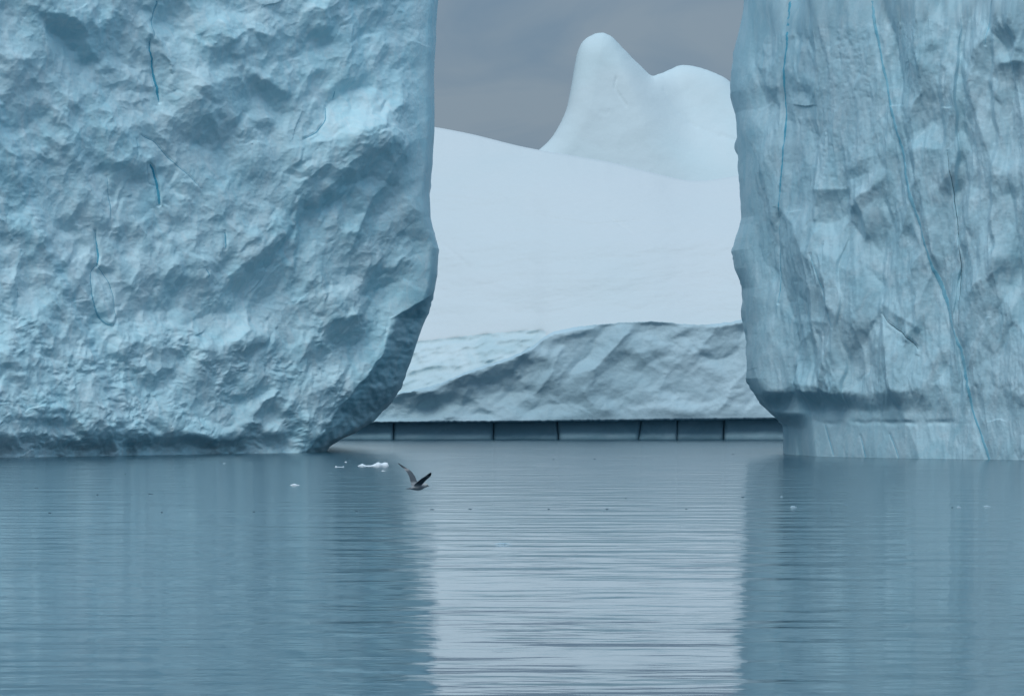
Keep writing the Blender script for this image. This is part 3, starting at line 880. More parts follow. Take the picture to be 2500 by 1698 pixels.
R_POLYS = [
    ([(1985, 0), (2125, 0), (2150, 200), (2190, 400), (2110, 430), (2075, 455), (1986, 462)], 0, 0.14),
    ([(1986, 462), (2075, 455), (2062, 520), (2020, 548), (1988, 542)], -0.2, -1.5),
    ([(1988, 542), (2060, 520), (2140, 560), (2120, 640), (2040, 700), (1990, 640)], 0.2, 0.25),
    ([(2142, 400), (2165, 415), (2088, 502), (2065, 490)], 0, 0.9),
    ([(2165, 428), (2142, 472), (2100, 532), (2076, 515), (2100, 485)], 0.2, -1.4),
    ([(2130, 385), (2118, 420), (2080, 437), (2072, 420)], 0.2, -1.2),
    ([(2225, 150), (2300, 90), (2300, 290), (2265, 300), (2225, 330), (2212, 250)], 0.7, -0.55),
    ([(2205, 170), (2225, 150), (2212, 250), (2185, 330), (2180, 280)], -0.8, 0.3),
    ([(2240, 330), (2275, 292), (2300, 320), (2305, 360), (2250, 362), (2210, 380), (2215, 350)], 0, 1.1),
    ([(2240, 368), (2310, 368), (2330, 560), (2340, 760), (2300, 780), (2270, 640), (2215, 560), (2180, 520), (2210, 430)], 0.35, -0.2),
    ([(2165, 560), (2215, 580), (2250, 640), (2265, 700), (2245, 800), (2200, 770), (2160, 735), (2140, 700), (2148, 640)], -0.1, 0.45),
    ([(2150, 735), (2200, 770), (2250, 805), (2240, 850), (2195, 830), (2160, 795)], 0.2, -1.3),
    ([(2122, 680), (2142, 700), (2132, 790), (2097, 850), (2080, 850), (2105, 770)], 0.9, -0.7),
    ([(2100, 600), (2122, 690), (2090, 820), (2060, 760), (2055, 660)], -0.4, 0.2),
    ([(1990, 800), (2022, 820), (2032, 880), (2062, 950), (2088, 1000), (2040, 985), (2010, 940), (1998, 880)], 0.5, -1.3),
    ([(1985, 783), (2032, 788), (2026, 818), (1995, 814)], 0, -1.3),
    ([(1880, 955), (1935, 935), (2000, 948), (2085, 985), (2135, 1003), (1990, 1006), (1925, 1004)], 0.1, -1.6),
    ([(1838, 168), (1880, 163), (1884, 240), (1850, 265), (1812, 270), (1804, 230)], 0.1, -1.1),
    ([(1830, 100), (1880, 110), (1880, 160), (1835, 165)], 0, 0.4),
    ([(1828, 720), (1856, 730), (1860, 800), (1835, 790)], 0.2, -1.0),
    ([(1930, 690), (1958, 680), (1972, 740), (1985, 790), (1940, 790)], 0, 0.4),
    ([(1922, 0), (1940, 0), (1968, 110), (1964, 160), (1945, 80)], 0.8, -0.3),
    ([(1945, 190), (1967, 190), (1967, 230), (1950, 222)], 0, -1.2),
    ([(2440, 130), (2500, 95), (2500, 150), (2450, 155)], 0, 0.9),
    ([(2440, 155), (2500, 152), (2500, 230), (2455, 215)], 0.2, -0.9),
    ([(2430, 430), (2470, 425), (2470, 470), (2440, 480)], 0, -0.9),
    ([(2340, 440), (2420, 440), (2425, 700), (2350, 680)], -0.25, 0.2),
    ([(2425, 250), (2500, 260), (2500, 420), (2430, 410)], 0.3, 0.15),
    ([(2305, 80), (2332, 90), (2330, 420), (2305, 360)], -0.8, 0.1),
    ([(2360, 830), (2400, 860), (2440, 950), (2400, 930)], 0.3, -0.8),
]
R_STROKES = [q for q in R_STROKES if q[1] > 930 or q[0] < 1965 or q[0] > 2345]
R_TILT = TiltMap(1640, 2700, -160, 1240, M_R, R_STROKES, step=2, lam=0.7, mu_len=460, fields=right_fields, gain=0.75, power=2.2, warp=14,
                 polys=R_POLYS, pgain=0.85)
R_VEIN = [(2112, -40), (2124, 20), (2132, 70), (2140, 105), (2158, 190), (2170, 250), (2188, 310), (2204, 370), (2212, 430), (2228, 490),
          (2250, 560), (2272, 650), (2290, 700), (2318, 790), (2345, 850), (2355, 905), (2370, 990), (2392, 1050), (2408, 1100), (2416, 1130)]
R_CRACKS = [
    ([(1921, 0), (1922, 60), (1922, 110), (1918, 180), (1912, 250), (1914, 290), (1914, 370), (1912, 420), (1908, 500), (1902, 560),
      (1899, 640), (1899, 690), (1896, 740)], [5, 7, 3, 6, 4, 5, 3, 4, 2, 2, 3, 1.5, 1], 'deep'),
    ([(2313, 370), (2318, 420), (2328, 520), (2337, 580), (2341, 650), (2343, 740), (2344, 800)], [1.5, 2.2, 2.5, 3, 2.5, 2, 1.5], 'dark'),
    ([(2420, 0), (2414, 60), (2410, 110)], [2, 3, 1.5], 'pale'),
    ([(2098, 1063), (2106, 1090), (2112, 1118)], [2, 3, 2], 'pale'),
    ([(2010, 1035), (2022, 1075), (2034, 1112)], [2, 2.5, 2], 'pale'),
    ([(2172, 1060), (2186, 1090), (2196, 1120)], [2, 3, 2], 'pale'),
    ([(1990, 620), (2012, 680), (2030, 740), (2042, 800)], [1.5, 2.5, 2.5, 1.5], 'pale'),
    ([(2150, 765), (2180, 795), (2210, 815), (2240, 853)], [1.5, 3.5, 4, 1.5], 'dark'),
]


def ridge_x(px, py, x, w):
    return np.exp(-((px - x) / w) ** 2)


def relief_right(px, py, Z):
    a, b = px * M_R, -py * M_R
    wa = a + 0.5 * fbm(a / 6, b / 12, 103, 3); wb = b + 0.8 * fbm(a / 6, b / 8, 109, 3)
    o = -R_TILT(px, py) * 0.85
    mac = np.zeros(px.shape)
    # columns: turned side strip, crack line, main face set forward, block edges
    xs = np.interp(py, [0, 200, 480, 740, 930], [1918, 1914, 1905, 1893, 1880])
    mac = mac - np.maximum(xs - px, 0) * M_R * 0.5
    mac = mac - 0.9 * sstep(12, -4, np.abs(px - xs)) * sstep(760, 500, py)
    xf = 1984 + 8 * fbm(py / 90, px / 300, 141, 3)
    for x, dep, lo, hi in ((2301, 1.3, -200, 420), (2335, -1.0, -200, 900), (2423, 1.5, -200, 620), (2150, 0.8, 540, 980), (2060, -0.9, 600, 960),
                           (1984, 1.1, -200, 930), (1940, -0.8, -200, 300)):
        xx = x + 14 * fbm(py / 140, 0 * px, int(x) % 97, 2)
        mac = mac + 0.8 * dep * sstep(-5, 5, px - xx) * np.exp(-np.maximum(px - xx, 0) / 60) * sstep(lo - 60, lo, py) * sstep(hi + 60, hi, py)
    # grain: vertical flutes and fine crust
    o = o + 0.5 * fbm(a / 9, b / 24, 115, 3)
    m2 = sstep(-0.2, 0.5, fbm(a / 8, b / 10, 144, 3))
    o = o + 0.7 * facets(wa / 2.4, wb / 7.0, 108, 0.9) + 0.25 * facets(wa / 1.1, wb / 2.8, 118, 1.0) * m2
    o = o + 0.14 * ridged(wa / 0.75, wb / 8.0, 127, 2) * (1 - m2)
    o = o + 0.60 * ridged(wa / 1.8, wb / 12.0, 123, 3, 0.5)
    f1, f2, rid, _ = worley(wa / 1.2, wb / 2.4, 114)
    o = o + 0.22 * f1 * f1 * m2
    stri = sstep(2010, 1900, px)
    o = o + stri * 0.20 * ridged(wa / 0.7, wb / 7.0, 129, 3)
    # dimples on the upper flat panel
    dm = sstep(1985, 2010, px) * sstep(2150, 2110, px) * sstep(470, 430, py)
    f1, f2, rid, _ = worley(a / 1.05 + 0.2 * wb, b / 0.9, 135)
    o = o - dm * 0.10 * (0.6 + 0.8 * m2) * np.exp(-(f1 / 0.30) ** 2) * (rid > 0.35)
    o = o + 0.05 * fbm(a / 0.5, b / 0.9, 171, 3)
    # overhanging bulge above the wave-cut foot
    foot = sstep(952, 1006, py + 10 * fbm(px / 60, py / 200, 181, 3))
    lip = np.interp(px, [1800, 1910, 2000, 2130, 2300, 2500, 2800], [4.6, 4.6, 3.8, 1.7, 0.45, 0.3, 0.3])
    o = o * (1 - np.interp(px, [2000, 2150, 2350], [0.85, 0.7, 0.35]) * foot) + foot * 0.04 * ridged((wa * 0.9 + wb * 0.45) / 0.8, wb / 9, 183, 2)
    mac = mac - 9 * sstep(1990, 1945, px + 0.12 * (1100 - py)) * sstep(1005, 1050, py) + 1.5 * np.exp(-((px - 1938) / 14) ** 2) * sstep(1020, 1050, py)
    mac = mac - lip * foot + foot * 0.25 * sstep(1015, 1110, py)
    mac = mac - 0.35 * np.exp(-((py - 1031 - 4 * fbm(px / 50, 0 * px, 187, 3)) / 6.0) ** 2) * (0.6 + fbm(px / 40, 0 * px, 189, 2)) * sstep(1960, 2010, px) * sstep(2400, 2300, px)
    # veins stand a touch recessed
    d, t = poly_dist(px, py, R_VEIN)
    mac = mac - 0.22 * sstep(14, 5, d)
    crack_carve(mac, px, py, R_CRACKS, 0.4, 0.15)
    return o, mac


PLX = np.arange(1700, 2960, 5.0)
PLY = np.interp(PLX, [1700, 1780, 1911, 1965, 2130, 2500, 2960], [800, 795, 782, 772, 758, 737, 715])
_k = np.exp(-np.linspace(-2.5, 2.5, 21) ** 2); _k /= _k.sum()
PLY = np.convolve(np.pad(PLY, 10, 'edge'), _k, 'valid')


def plane_right(px):
    px = np.asarray(px, float)
    return np.interp(px, PLX, PLY)


def build_right():
    root = empty('veined_iceberg', (55, 710, 0))
    tag(root, 'steep blue-grey iceberg with long diagonal blue vein and wave-cut foot', 'iceberg')
    b = Berg(plane_right, R_EDGE, -1, relief_right, round_px=40, round_m=7)
    Zs = zrows(-0.3, 58, 0.10, 82)
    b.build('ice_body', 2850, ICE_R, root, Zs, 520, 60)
    b.strip('blue_vein', R_VEIN, [5, 8, 6, 9, 8, 11, 6, 12, 10, 11, 5, 9], VEIN, root, proud=0.04, thick=0.5, jag=1.0, seed=3)
    for i, (pts, w, kind) in enumerate(R_CRACKS):
        b.strip('blue_crack', pts, w, {'deep': BLUE, 'dark': DEEP, 'pale': VEIN}[kind], root, proud=0.04, thick=0.5, jag=0.5, seed=i + 20)
    fix(root)


build_left()
build_right()


# ------------------------------------------------------------------ snow-covered iceberg behind the gap
BROW = [(700, 1005), (880, 985), (965, 962), (1060, 943), (1150, 905), (1250, 872), (1310, 842), (1335, 815), (1400, 800), (1500, 790),
        (1600, 785), (1660, 792), (1720, 795), (1800, 785), (1825, 777), (1900, 770), (2200, 775)]
CREST = [(700, 262), (880, 285), (1060, 314), (1130, 327), (1180, 338), (1240, 355), (1300, 368), (1400, 385), (1500, 402), (1600, 428),
         (1680, 448), (1720, 448), (1800, 434), (1900, 420), (2050, 420), (2200, 430)]
NOTCH = [(700, 1030), (960, 1028), (1300, 1026), (1700, 1021), (1900, 1019), (2200, 1017)]


def itp(px, tab, soft=14.0):
    acc = 0
    for k, w in ((-1.6, 0.08), (-1.0, 0.18), (-0.5, 0.15), (0, 0.18), (0.5, 0.15), (1.0, 0.18), (1.6, 0.08)):
        acc = acc + w * np.interp(px + k * soft, [q[0] for q in tab], [q[1] for q in tab])
    return acc


Y_FACE, LEAN = 1000.5, 0.16


def build_snow():
    root = empty('snow_iceberg', (0, 1010, 0))
    tag(root, 'wide snow-covered iceberg sloping across the gap between the two cliffs', 'iceberg')
    mpp = 1004 / F
    # --- smooth snow from brow to crest and down the back
    px = np.arange(640, 2260, 4.0)
    px[0] = 600; px[-1] = 2300
    nr = 230
    q = np.linspace(0, 1, nr)[:, None]
    PX = np.repeat(px[None, :], nr, 0)
    br = itp(px, BROW)[None, :] + 0 * q
    cr = itp(px, CREST, 30)[None, :] + 0 * q
    nt0 = itp(px, NOTCH)[None, :] + 0 * q
    brn = br + 1.8 * fbm(px[None, :] / 16, 0 * px[None, :], 201, 3)
    PY = brn + (cr - brn) * q
    shoulder_py = np.minimum(itp(px, [(600, 850), (1000, 834), (1100, 822), (1200, 812), (1310, 802), (1345, 806), (1420, 812), (2400, 812)])[None, :] + 0 * q, br)
    hgt_sh = np.maximum(br - shoulder_py, 1.0)
    in_sh = np.clip((br - PY) / hgt_sh, 0, 1)
    start = Y_FACE + (nt0 - br) * mpp * LEAN + 0.25
    above = np.maximum(shoulder_py - PY, 0) * mpp
    tot = np.maximum(shoulder_py - cr, 1) * mpp
    w = above / tot
    depth_sh = (br - shoulder_py) * mpp * 1.25 * in_sh
    D = start + depth_sh + above * 1.45 + 20 * w ** 3
    a, b = PX * mpp, PY * mpp
    msk = sstep(1345, 1290, PX) * sstep(0.02, 0.15, in_sh) * sstep(1.0, 0.80, in_sh) * (w <= 0)
    f1, f2, rid, _ = worley((a + b * 0.6) / 2.0, b / 1.2, 205)
    D = D - msk * (1.3 * f1 * f1 + 0.6 * fbm(a / 4, b / 2.4, 206, 3))
    D = D + 0.9 * np.exp(-((PY - shoulder_py - 10 - 4 * fbm(a / 3, 0 * b, 208, 3)) / 7.0) ** 2) * sstep(1350, 1300, PX)
    sm = sstep(0.0, 0.12, w)
    D = D - sm * (1.8 * fbm(a / 42, b / 16, 210, 3) + 0.26 * fbm((a + 1.5 * b) / 8, b / 2.6, 214, 3) + 0.10 * fbm(a / 2.2, b / 0.8, 216, 2))
    D = D - 0.5 * fbm(a / 5, 0 * b, 217, 3) * sstep(0.80, 1.0, w)
    # faint creases in the snow
    for pts, dep, wd in (([(1300, 525), (1360, 533), (1440, 548), (1480, 545), (1540, 540), (1620, 542), (1760, 552)], 0.9, 3.0),
                         ([(1478, 525), (1510, 545), (1545, 570)], 1.0, 4.0),
                         ([(1060, 478), (1110, 483), (1190, 492)], 0.7, 3.0),
                         ([(1080, 595), (1110, 620), (1150, 655)], 0.8, 4.0),
                         ([(1240, 420), (1330, 470)], 0.4, 6.0)):
        d, t = poly_dist(PX, PY, pts)
        D = D + 0.4 * dep * np.exp(-(d / wd) ** 2) * np.sin(np.pi * np.clip(t, 0.02, 0.98)) ** 0.5
    V = ray(PX, PY, D)
    # back side of the ridge
    back = []
    last = V[-1]
    for k, (dy, dz) in enumerate(((6, 0.6), (16, 0.2), (32, -6), (60, -22), (100, -48), (140, -90))):
        r = last.copy(); r[:, 1] += dy; r[:, 2] = np.maximum(r[:, 2] + dz, -4 - k)
        back.append(r)
    V = np.concatenate([V, np.array(back)], 0)
    # ends of the berg run down into the sea, out of sight behind the cliffs
    endw = (sstep(600, 720, px) * sstep(2300, 2180, px))[None, :]
    V[:, :, 2] = V[:, :, 2] * endw - 4 * (1 - endw)
    Q = grid_quads(V.shape[0], V.shape[1])
    isb = np.zeros(V.shape[:2], bool); isb[:nr] = (w <= 0) & (PX < 1338 - 6 * np.sin(PY / 9))
    fb = isb.reshape(-1)[Q].all(1)
    for nm, sel, mt in (('snow_slope', ~fb, SNOW), ('dimpled_bank', fb, BANK)):
        ids, inv = np.unique(Q[sel], return_inverse=True)
        mesh_np(nm, V.reshape(-1, 3)[ids], inv.reshape(-1, 4), mt, root)

    # --- ice face from the notch to the brow
    pxf = np.arange(640, 2260, 3.0)
    nr = 110
    q = np.linspace(0, 1, nr)[:, None]
    PX = np.repeat(pxf[None, :], nr, 0)
    br = itp(pxf, BROW)[None, :] - 2.0 + 1.8 * fbm(pxf[None, :] / 16, 0 * pxf[None, :], 201, 3) + 0 * q
    nt = itp(pxf, NOTCH)[None, :] + 1.5 * fbm(pxf[None, :] / 12, 0 * pxf[None, :], 221, 3) + 0 * q
    PY = nt + (br - nt) * q
    strokes = [
        (1050, 985, 90, 16, -14, -1.2), (1000, 968, 60, 12, -14, -1.2), (1150, 935, 70, 14, -28, -1.3), (1270, 890, 60, 16, -25, -1.3),
        (1240, 950, 70, 20, 30, -0.8), (1330, 960, 60, 18, 40, -0.9), (1180, 990, 60, 14, 40, -0.7), (1400, 818, 70, 14, -12, -1.3),
        (1470, 830, 50, 12, 10, -0.6), (1440, 950, 40, 40, 0, -0.5), (1560, 880, 50, 16, 50, -0.9), (1600, 860, 60, 14, 35, -0.8),
        (1670, 830, 60, 14, -30, -0.9), (1720, 900, 60, 14, 60, -0.6), (1500, 960, 40, 14, 60, -0.5), (1650, 945, 60, 14, -50, -0.4),
        (1800, 800, 60, 10, 0, -0.8), (1760, 960, 50, 14, 60, -0.4), (1380, 1000, 40, 8, 35, 0.9), (1420, 1005, 50, 6, 30, 0.9),
        (1080, 1010, 160, 10, 0, 0.7), (1250, 990, 30, 8, 40, 0.9), (1350, 850, 30, 40, 0, 0.6), (1420, 880, 40, 20, 20, 0.4),
        (1660, 975, 60, 8, 15, 1.0), (1630, 900, 30, 30, 0, 0.5), (1680, 845, 60, 6, 5, 1.0), (1730, 870, 60, 6, 60, 0.8),
        (1790, 960, 60, 8, -40, 0.7), (1560, 990, 150, 12, 0, 0.5), (1750, 1000, 150, 12, 0, 0.5), (1500, 1000, 14, 40, 20, 0.5)]
    def face_fields(X, Y):
        left = sstep(1420, 1250, X)
        a1, b1 = cell_grad(X, Y, 130, 60, -35, 501, 0.3)
        a2, b2 = cell_grad(X, Y, 60, 30, -40, 507, 0.3)
        a3, b3 = cell_grad(X, Y, 26, 15, -30, 513, 0.35)
        return 0.7 * a1 + 0.2 * a2 + 0.35 * left * a3, 0.5 * b1 + 0.16 * b2 + 0.35 * left * b3
    tm = TiltMap(600, 2400, 700, 1100, mpp, strokes, step=3, lam=0.5, mu_len=260, fields=face_fields, gain=0.8, power=1.6,
                 polys=[([(960, 968), (1060, 947), (1150, 910), (1250, 878), (1310, 848), (1345, 900), (1300, 955), (1200, 960), (1100, 990), (980, 996)], 0.1, -0.9)])
    a, b = PX * mpp, PY * mpp
    wa = a + 2 * fbm(a / 14, b / 14, 231, 3); wb = b + 2 * fbm(a / 14, b / 14, 233, 3)
    o = -tm(PX, PY)
    left = sstep(1420, 1250, PX)
    o = o + 0.5 * fbm(a / 12, b / 12, 235, 3)
    f1, f2, rid, _ = worley((wa * 0.8 + wb * 0.6) / 3.2, (wb * 0.8 - wa * 0.6) / 2.4, 241)
    o = o + left * 0.3 * f1 * f1
    o = o + 0.07 * fbm(a / 1.2, b / 1.2, 247, 3)
    rise = (nt - PY) * mpp
    edge = sstep(-0.02, 0.12, q) * sstep(1.0, 0.96, q)
    D = Y_FACE + rise * LEAN - (o - o.mean()) * edge
    V = ray(PX, PY, D)
    # underside of the notch and then down the core behind the blocks
    under = []
    for dy, dz in ((0.6, -0.25), (3.0, 0.05), (6.5, -0.8)):
        r = V[0].copy(); r[:, 1] += dy; r[:, 2] += dz; under.append(r)
    r = under[-1].copy(); r[:, 2] = -3; r[:, 1] = r[:, 1] - 0.5; under.append(r)
    V = np.concatenate([np.array(under[::-1]), V], 0)
    # close back into the berg
    tp = V[-1].copy(); tp[:, 1] += 6; tp[:, 2] -= 1.5
    V = np.concatenate([V, tp[None]], 0)
    endw = (sstep(600, 720, pxf) * sstep(2300, 2180, pxf))[None, :]
    V[:, :, 2] = np.where(V[:, :, 2] > 0, V[:, :, 2] * endw, V[:, :, 2])
    mesh_np('ice_face', V, grid_quads(V.shape[0], V.shape[1]), ICE_F, root)

    # --- wave-cut wall of ice blocks at the waterline, dark gaps between them
    cuts = [780, 960, 1204, 1364, 1560, 1653, 1768, 1920, 2080]
    lean = [0, 0, -2, 5, -12, -3, -4, 0, 0]
    for i in range(len(cuts) - 1):
        x0, x1 = cuts[i], cuts[i + 1]
        nx, nz = 40, 16
        u = np.linspace(0, 1, nx)[None, :]; v = np.linspace(0, 1, nz)[:, None]
        g = 0.25
        X0 = x0 + g * (1 + 0.8 * (1 - v) * (i % 2)) + lean[i] * (0.5 - v); X1 = x1 - g + lean[i + 1] * (0.5 - v)
        PXb = X0 + (X1 - X0) * u
        top = itp(PXb, NOTCH) + 2.0
        ztop = H + (HY - top) / F * 1003.5
        Zb = -2.0 + (ztop + 2.0) * v + 0 * u
        e = np.minimum(u, 1 - u) * (x1 - x0)
        D = 1003.3 + ((i * 37) % 11 - 5) * 0.10 + ((i * 53) % 7 - 3) * 0.15 * (u - 0.5) + 0.75 * np.exp(-e / 2.2) + 0.45 * v ** 2 * 3 - 0.5 * np.exp(-((Zb - 0.4) / 0.8) ** 2)
        D = D - 0.18 * fbm(PXb * mpp / 4, Zb / 3, 260 + i, 3) - 0.05 * fbm(PXb * mpp / 0.8, Zb / 1.6, 270 + i, 2)
        Fp = np.stack([(PXb - CX) / F * 1003.5, D, Zb], -1)
        Bp = Fp[:, ::-1, :].copy(); Bp[:, :, 1] = 1005.6
        Rg = np.concatenate([Fp, Bp], 1)
        topc = Rg[-1].mean(0)
        V = np.concatenate([Rg.reshape(-1, 3), topc[None]])
        nc = Rg.shape[1]
        j = np.arange(nc)
        T = np.stack([(nz - 1) * nc + j, (nz - 1) * nc + (j + 1) % nc, np.full(nc, len(V) - 1)], -1)
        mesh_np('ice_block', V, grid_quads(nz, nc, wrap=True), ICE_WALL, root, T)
    fix(root)


build_snow()

# ------------------------------------------------------------------ far two-humped iceberg
PEAK = [(1100, 620), (1180, 520), (1260, 420), (1310, 371), (1325, 358), (1345, 340), (1360, 315), (1376, 288), (1384, 262), (1393, 238),
        (1396, 200), (1400, 165), (1407, 135), (1412, 114), (1420, 103), (1435, 91), (1450, 83), (1466, 79), (1478, 80), (1490, 87),
        (1505, 99), (1515, 113), (1530, 126), (1545, 144), (1562, 158), (1577, 174), (1588, 186), (1596, 186), (1620, 177), (1645, 165),
        (1662, 158), (1690, 161), (1720, 168), (1750, 180), (1775, 193), (1800, 215), (1840, 250), (1900, 300), (2000, 380), (2150, 520), (2250, 640)]


def build_peak():
    Y0 = 1700.0
    mpp = Y0 / F
    px = np.concatenate([np.arange(1100, 1300, 6), np.arange(1300, 1376, 2.0), np.arange(1376, 1420, 0.75), np.arange(1420, 1640, 2.0), np.arange(1640, 1860, 4), np.arange(1860, 2256, 10)]).astype(float)
    nr = 150
    q = np.linspace(0, 1, nr)[:, None] ** 0.8
    top = itp(px, PEAK, 7.0)
    top = top[None, :] + 0.9 * fbm(px[None, :] / 16, 0 * px[None, :], 301, 3)
    PX = np.repeat(px[None, :], nr, 0)
    PY = 1045 + (top - 1045) * q
    dist, _ = poly_dist(PX, PY, [(float(u), float(v)) for u, v in zip(px[::3], top[0][::3])])
    R = 60
    t = np.clip(1 - dist / R, 0, 1)
    D = Y0 + 7 * (1 - np.sqrt(np.maximum(1 - t * t, 0))) + (1045 - PY) * mpp * 0.45
    # right hump stands further back, a soft gully between
    D = D + 14 * sstep(1520, 1660, PX + (PY - 186) * -0.35) * sstep(480, 200, PY)
    a, b = PX * mpp, PY * mpp
    D = D - 0.08 * ridged((a - 1.2 * b) / 9, (b + 0.3 * a) / 30, 309, 3) * sstep(0, 60, dist) - 1.1 * facets((a + 0.4 * b) / 34, (b - 0.4 * a) / 46, 311, 0.7) - 0.9 * fbm(a / 50, b / 50, 305, 2) - 0.12 * fbm(a / 9, b / 7, 307, 3)
    for pts, dep, wd in (([(1465, 274), (1480, 276), (1488, 271)], 0.5, 3), ([(1466, 293), (1478, 294)], 0.5, 2.5), ([(1504, 192), (1500, 215), (1530, 258)], 1.0, 3),
                         ([(1620, 220), (1650, 265), (1700, 310)], 1.0, 4), ([(1760, 330), (1790, 340), (1815, 345)], 1.6, 4), ([(1680, 300), (1760, 335)], 0.9, 4)):
        d, _ = poly_dist(PX, PY, pts)
        D = D + 0.3 * dep * np.exp(-(d / wd) ** 2)
    V = ray(PX, PY, D)
    back = []
    for k, (dy, dz) in enumerate(((6, -1.0), (20, -9), (45, -40), (80, -90), (110, -160))):
        r = V[-1].copy(); r[:, 1] += dy; r[:, 2] = np.maximum(r[:, 2] + dz, -4 - k); back.append(r)
    V = np.concatenate([V, np.array(back)], 0)
    o = mesh_np('peaked_iceberg', V, grid_quads(V.shape[0], V.shape[1]), SNOW_FAR)
    tag(o, 'distant pale iceberg with tall rounded peak and lower hump against grey sky', 'iceberg')


build_peak()


# ------------------------------------------------------------------ floating ice
def lump(name, px, py, wpx, hpx, mat, seed, prof=None, deep=0.8):
    """a small floe: outline heights along its length, closed, sitting in the water"""
    Y = H * F / (py - HY)
    w = wpx / F * Y; h = hpx / F * Y
    x0 = (px - CX) / F * Y
    rr = np.random.default_rng(seed)
    nx, ny = 26, 12
    u = np.linspace(0, 1, nx)
    if prof is None:
        prof = [(0, 0.1), (0.2, 0.5 + 0.3 * rr.random()), (0.45, 0.7 + 0.3 * rr.random()), (0.7, 0.6 * rr.random() + 0.35), (1, 0.08)]
    hp = np.interp(u, [a for a, _ in prof], [b for _, b in prof])
    V = []
    th = np.linspace(0, 2 * np.pi, ny, endpoint=False)
    for i in range(nx):
        rad = (math.sin(math.pi * (0.04 + 0.92 * u[i])) ** 0.5) * w * 0.3
        top = hp[i] * h
        for t in th:
            yy = math.cos(t) * rad * (1 + 0.2 * math.sin(i * 0.9 + seed))
            s = math.sin(t)
            zz = top * (max(s, 0) ** 0.6) if s > 0 else s * h * deep
            V.append(((u[i] - 0.5) * w, yy, zz + 0.03 * h * rr.standard_normal()))
    V = np.array(V)
    Q = grid_quads(nx, ny, wrap=True)
    T = []
    for base, f in ((0, -1), ((nx - 1) * ny, 1)):
        for k in range(1, ny - 1):
            T.append((base, base + k, base + k + 1)[::f])
    o = mesh_np(name, V, Q, mat, None, np.array(T))
    o.location = (x0, Y, 0.0)
    return o


FLOES = [
    (911, 1137.5, 76, 11, [(0, 0.05), (0.08, 0.4), (0.15, 0.6), (0.25, 0.2), (0.42, 0.2), (0.55, 0.5), (0.66, 1.0), (0.75, 0.6), (0.88, 0.85), (0.97, 0.8), (1, 0.1)],
     'largest white ice floe with jagged top, floating left of the gull', 'ice floe'),
    (720, 1184, 24, 5.5, None, 'small white ice lump alone on dark water below and left of largest floe', 'ice floe'),
    (829, 1139.5, 22, 4.5, [(0, 0.5), (0.1, 0.9), (0.25, 0.25), (0.6, 0.2), (0.85, 0.3), (0.93, 0.8), (1, 0.3)],
     'thin flat ice sliver just left of the largest white floe', 'ice floe'),
    (844, 1128, 6, 3.5, None, 'tiny ice speck above the thin sliver, by the dark overhang reflection', 'ice floe'),
    (936, 1149.5, 11, 3, None, 'tiny pale ice speck just below the largest white floe', 'ice floe'),
    (548, 1131, 8, 3, None, 'tiny pale ice speck near the foot of the left iceberg', 'ice floe'),
    (1937, 1238, 16, 6, None, 'small white ice lump in front of the veined right iceberg, nearest the gap', 'ice floe'),
    (2341, 1238, 12, 4.5, None, 'small white ice bit at right, left one of a close pair', 'ice floe'),
    (2410, 1236, 20, 4, None, 'small flat white ice bit at far right of the water', 'ice floe'),
    (1908, 1212, 8, 2.5, None, 'tiny pale ice speck behind the lump in front of right iceberg', 'ice floe'),
    (1228, 1327, 40, 4, [(0, 0.2), (0.1, 0.5), (0.3, 0.8), (0.6, 1.0), (0.8, 0.5), (1, 0.1)], 'low pale ice lump in the bright reflection below the gull', 'ice floe'),
]
for i, (x, y, w, h, prof, lab, cat) in enumerate(FLOES):
    tag(lump('ice_floe', x, y, w, h * (0.8 if i else 1), FLOE if i < 5 else WET_FLOE, 11 + i, prof), lab, cat, 'white ice floes on the water')

DARKS = [(90, 1191.5, 15), (238, 1207, 7), (368, 1205, 14), (122, 1251, 10), (395, 1250, 6), (306, 1157, 5), (620, 1249, 7),
         (872, 1247, 14), (1055, 1243, 13), (1148, 1242, 11), (1340, 1242, 6), (1482, 1242, 9), (1676, 1242, 6), (1814, 1213, 9), (1528, 1216, 5),
         (1352, 1121, 6), (1452, 1120, 7), (1790, 1109, 7), (2325, 1238, 5)]
for i, (x, y, w) in enumerate(DARKS):
    tag(lump('brash_ice', x, y, w, 1.8, BRASH, 80 + i, None), 'tiny dark chip of clear brash ice drifting on the calm water', 'ice chip', 'dark brash ice chips')


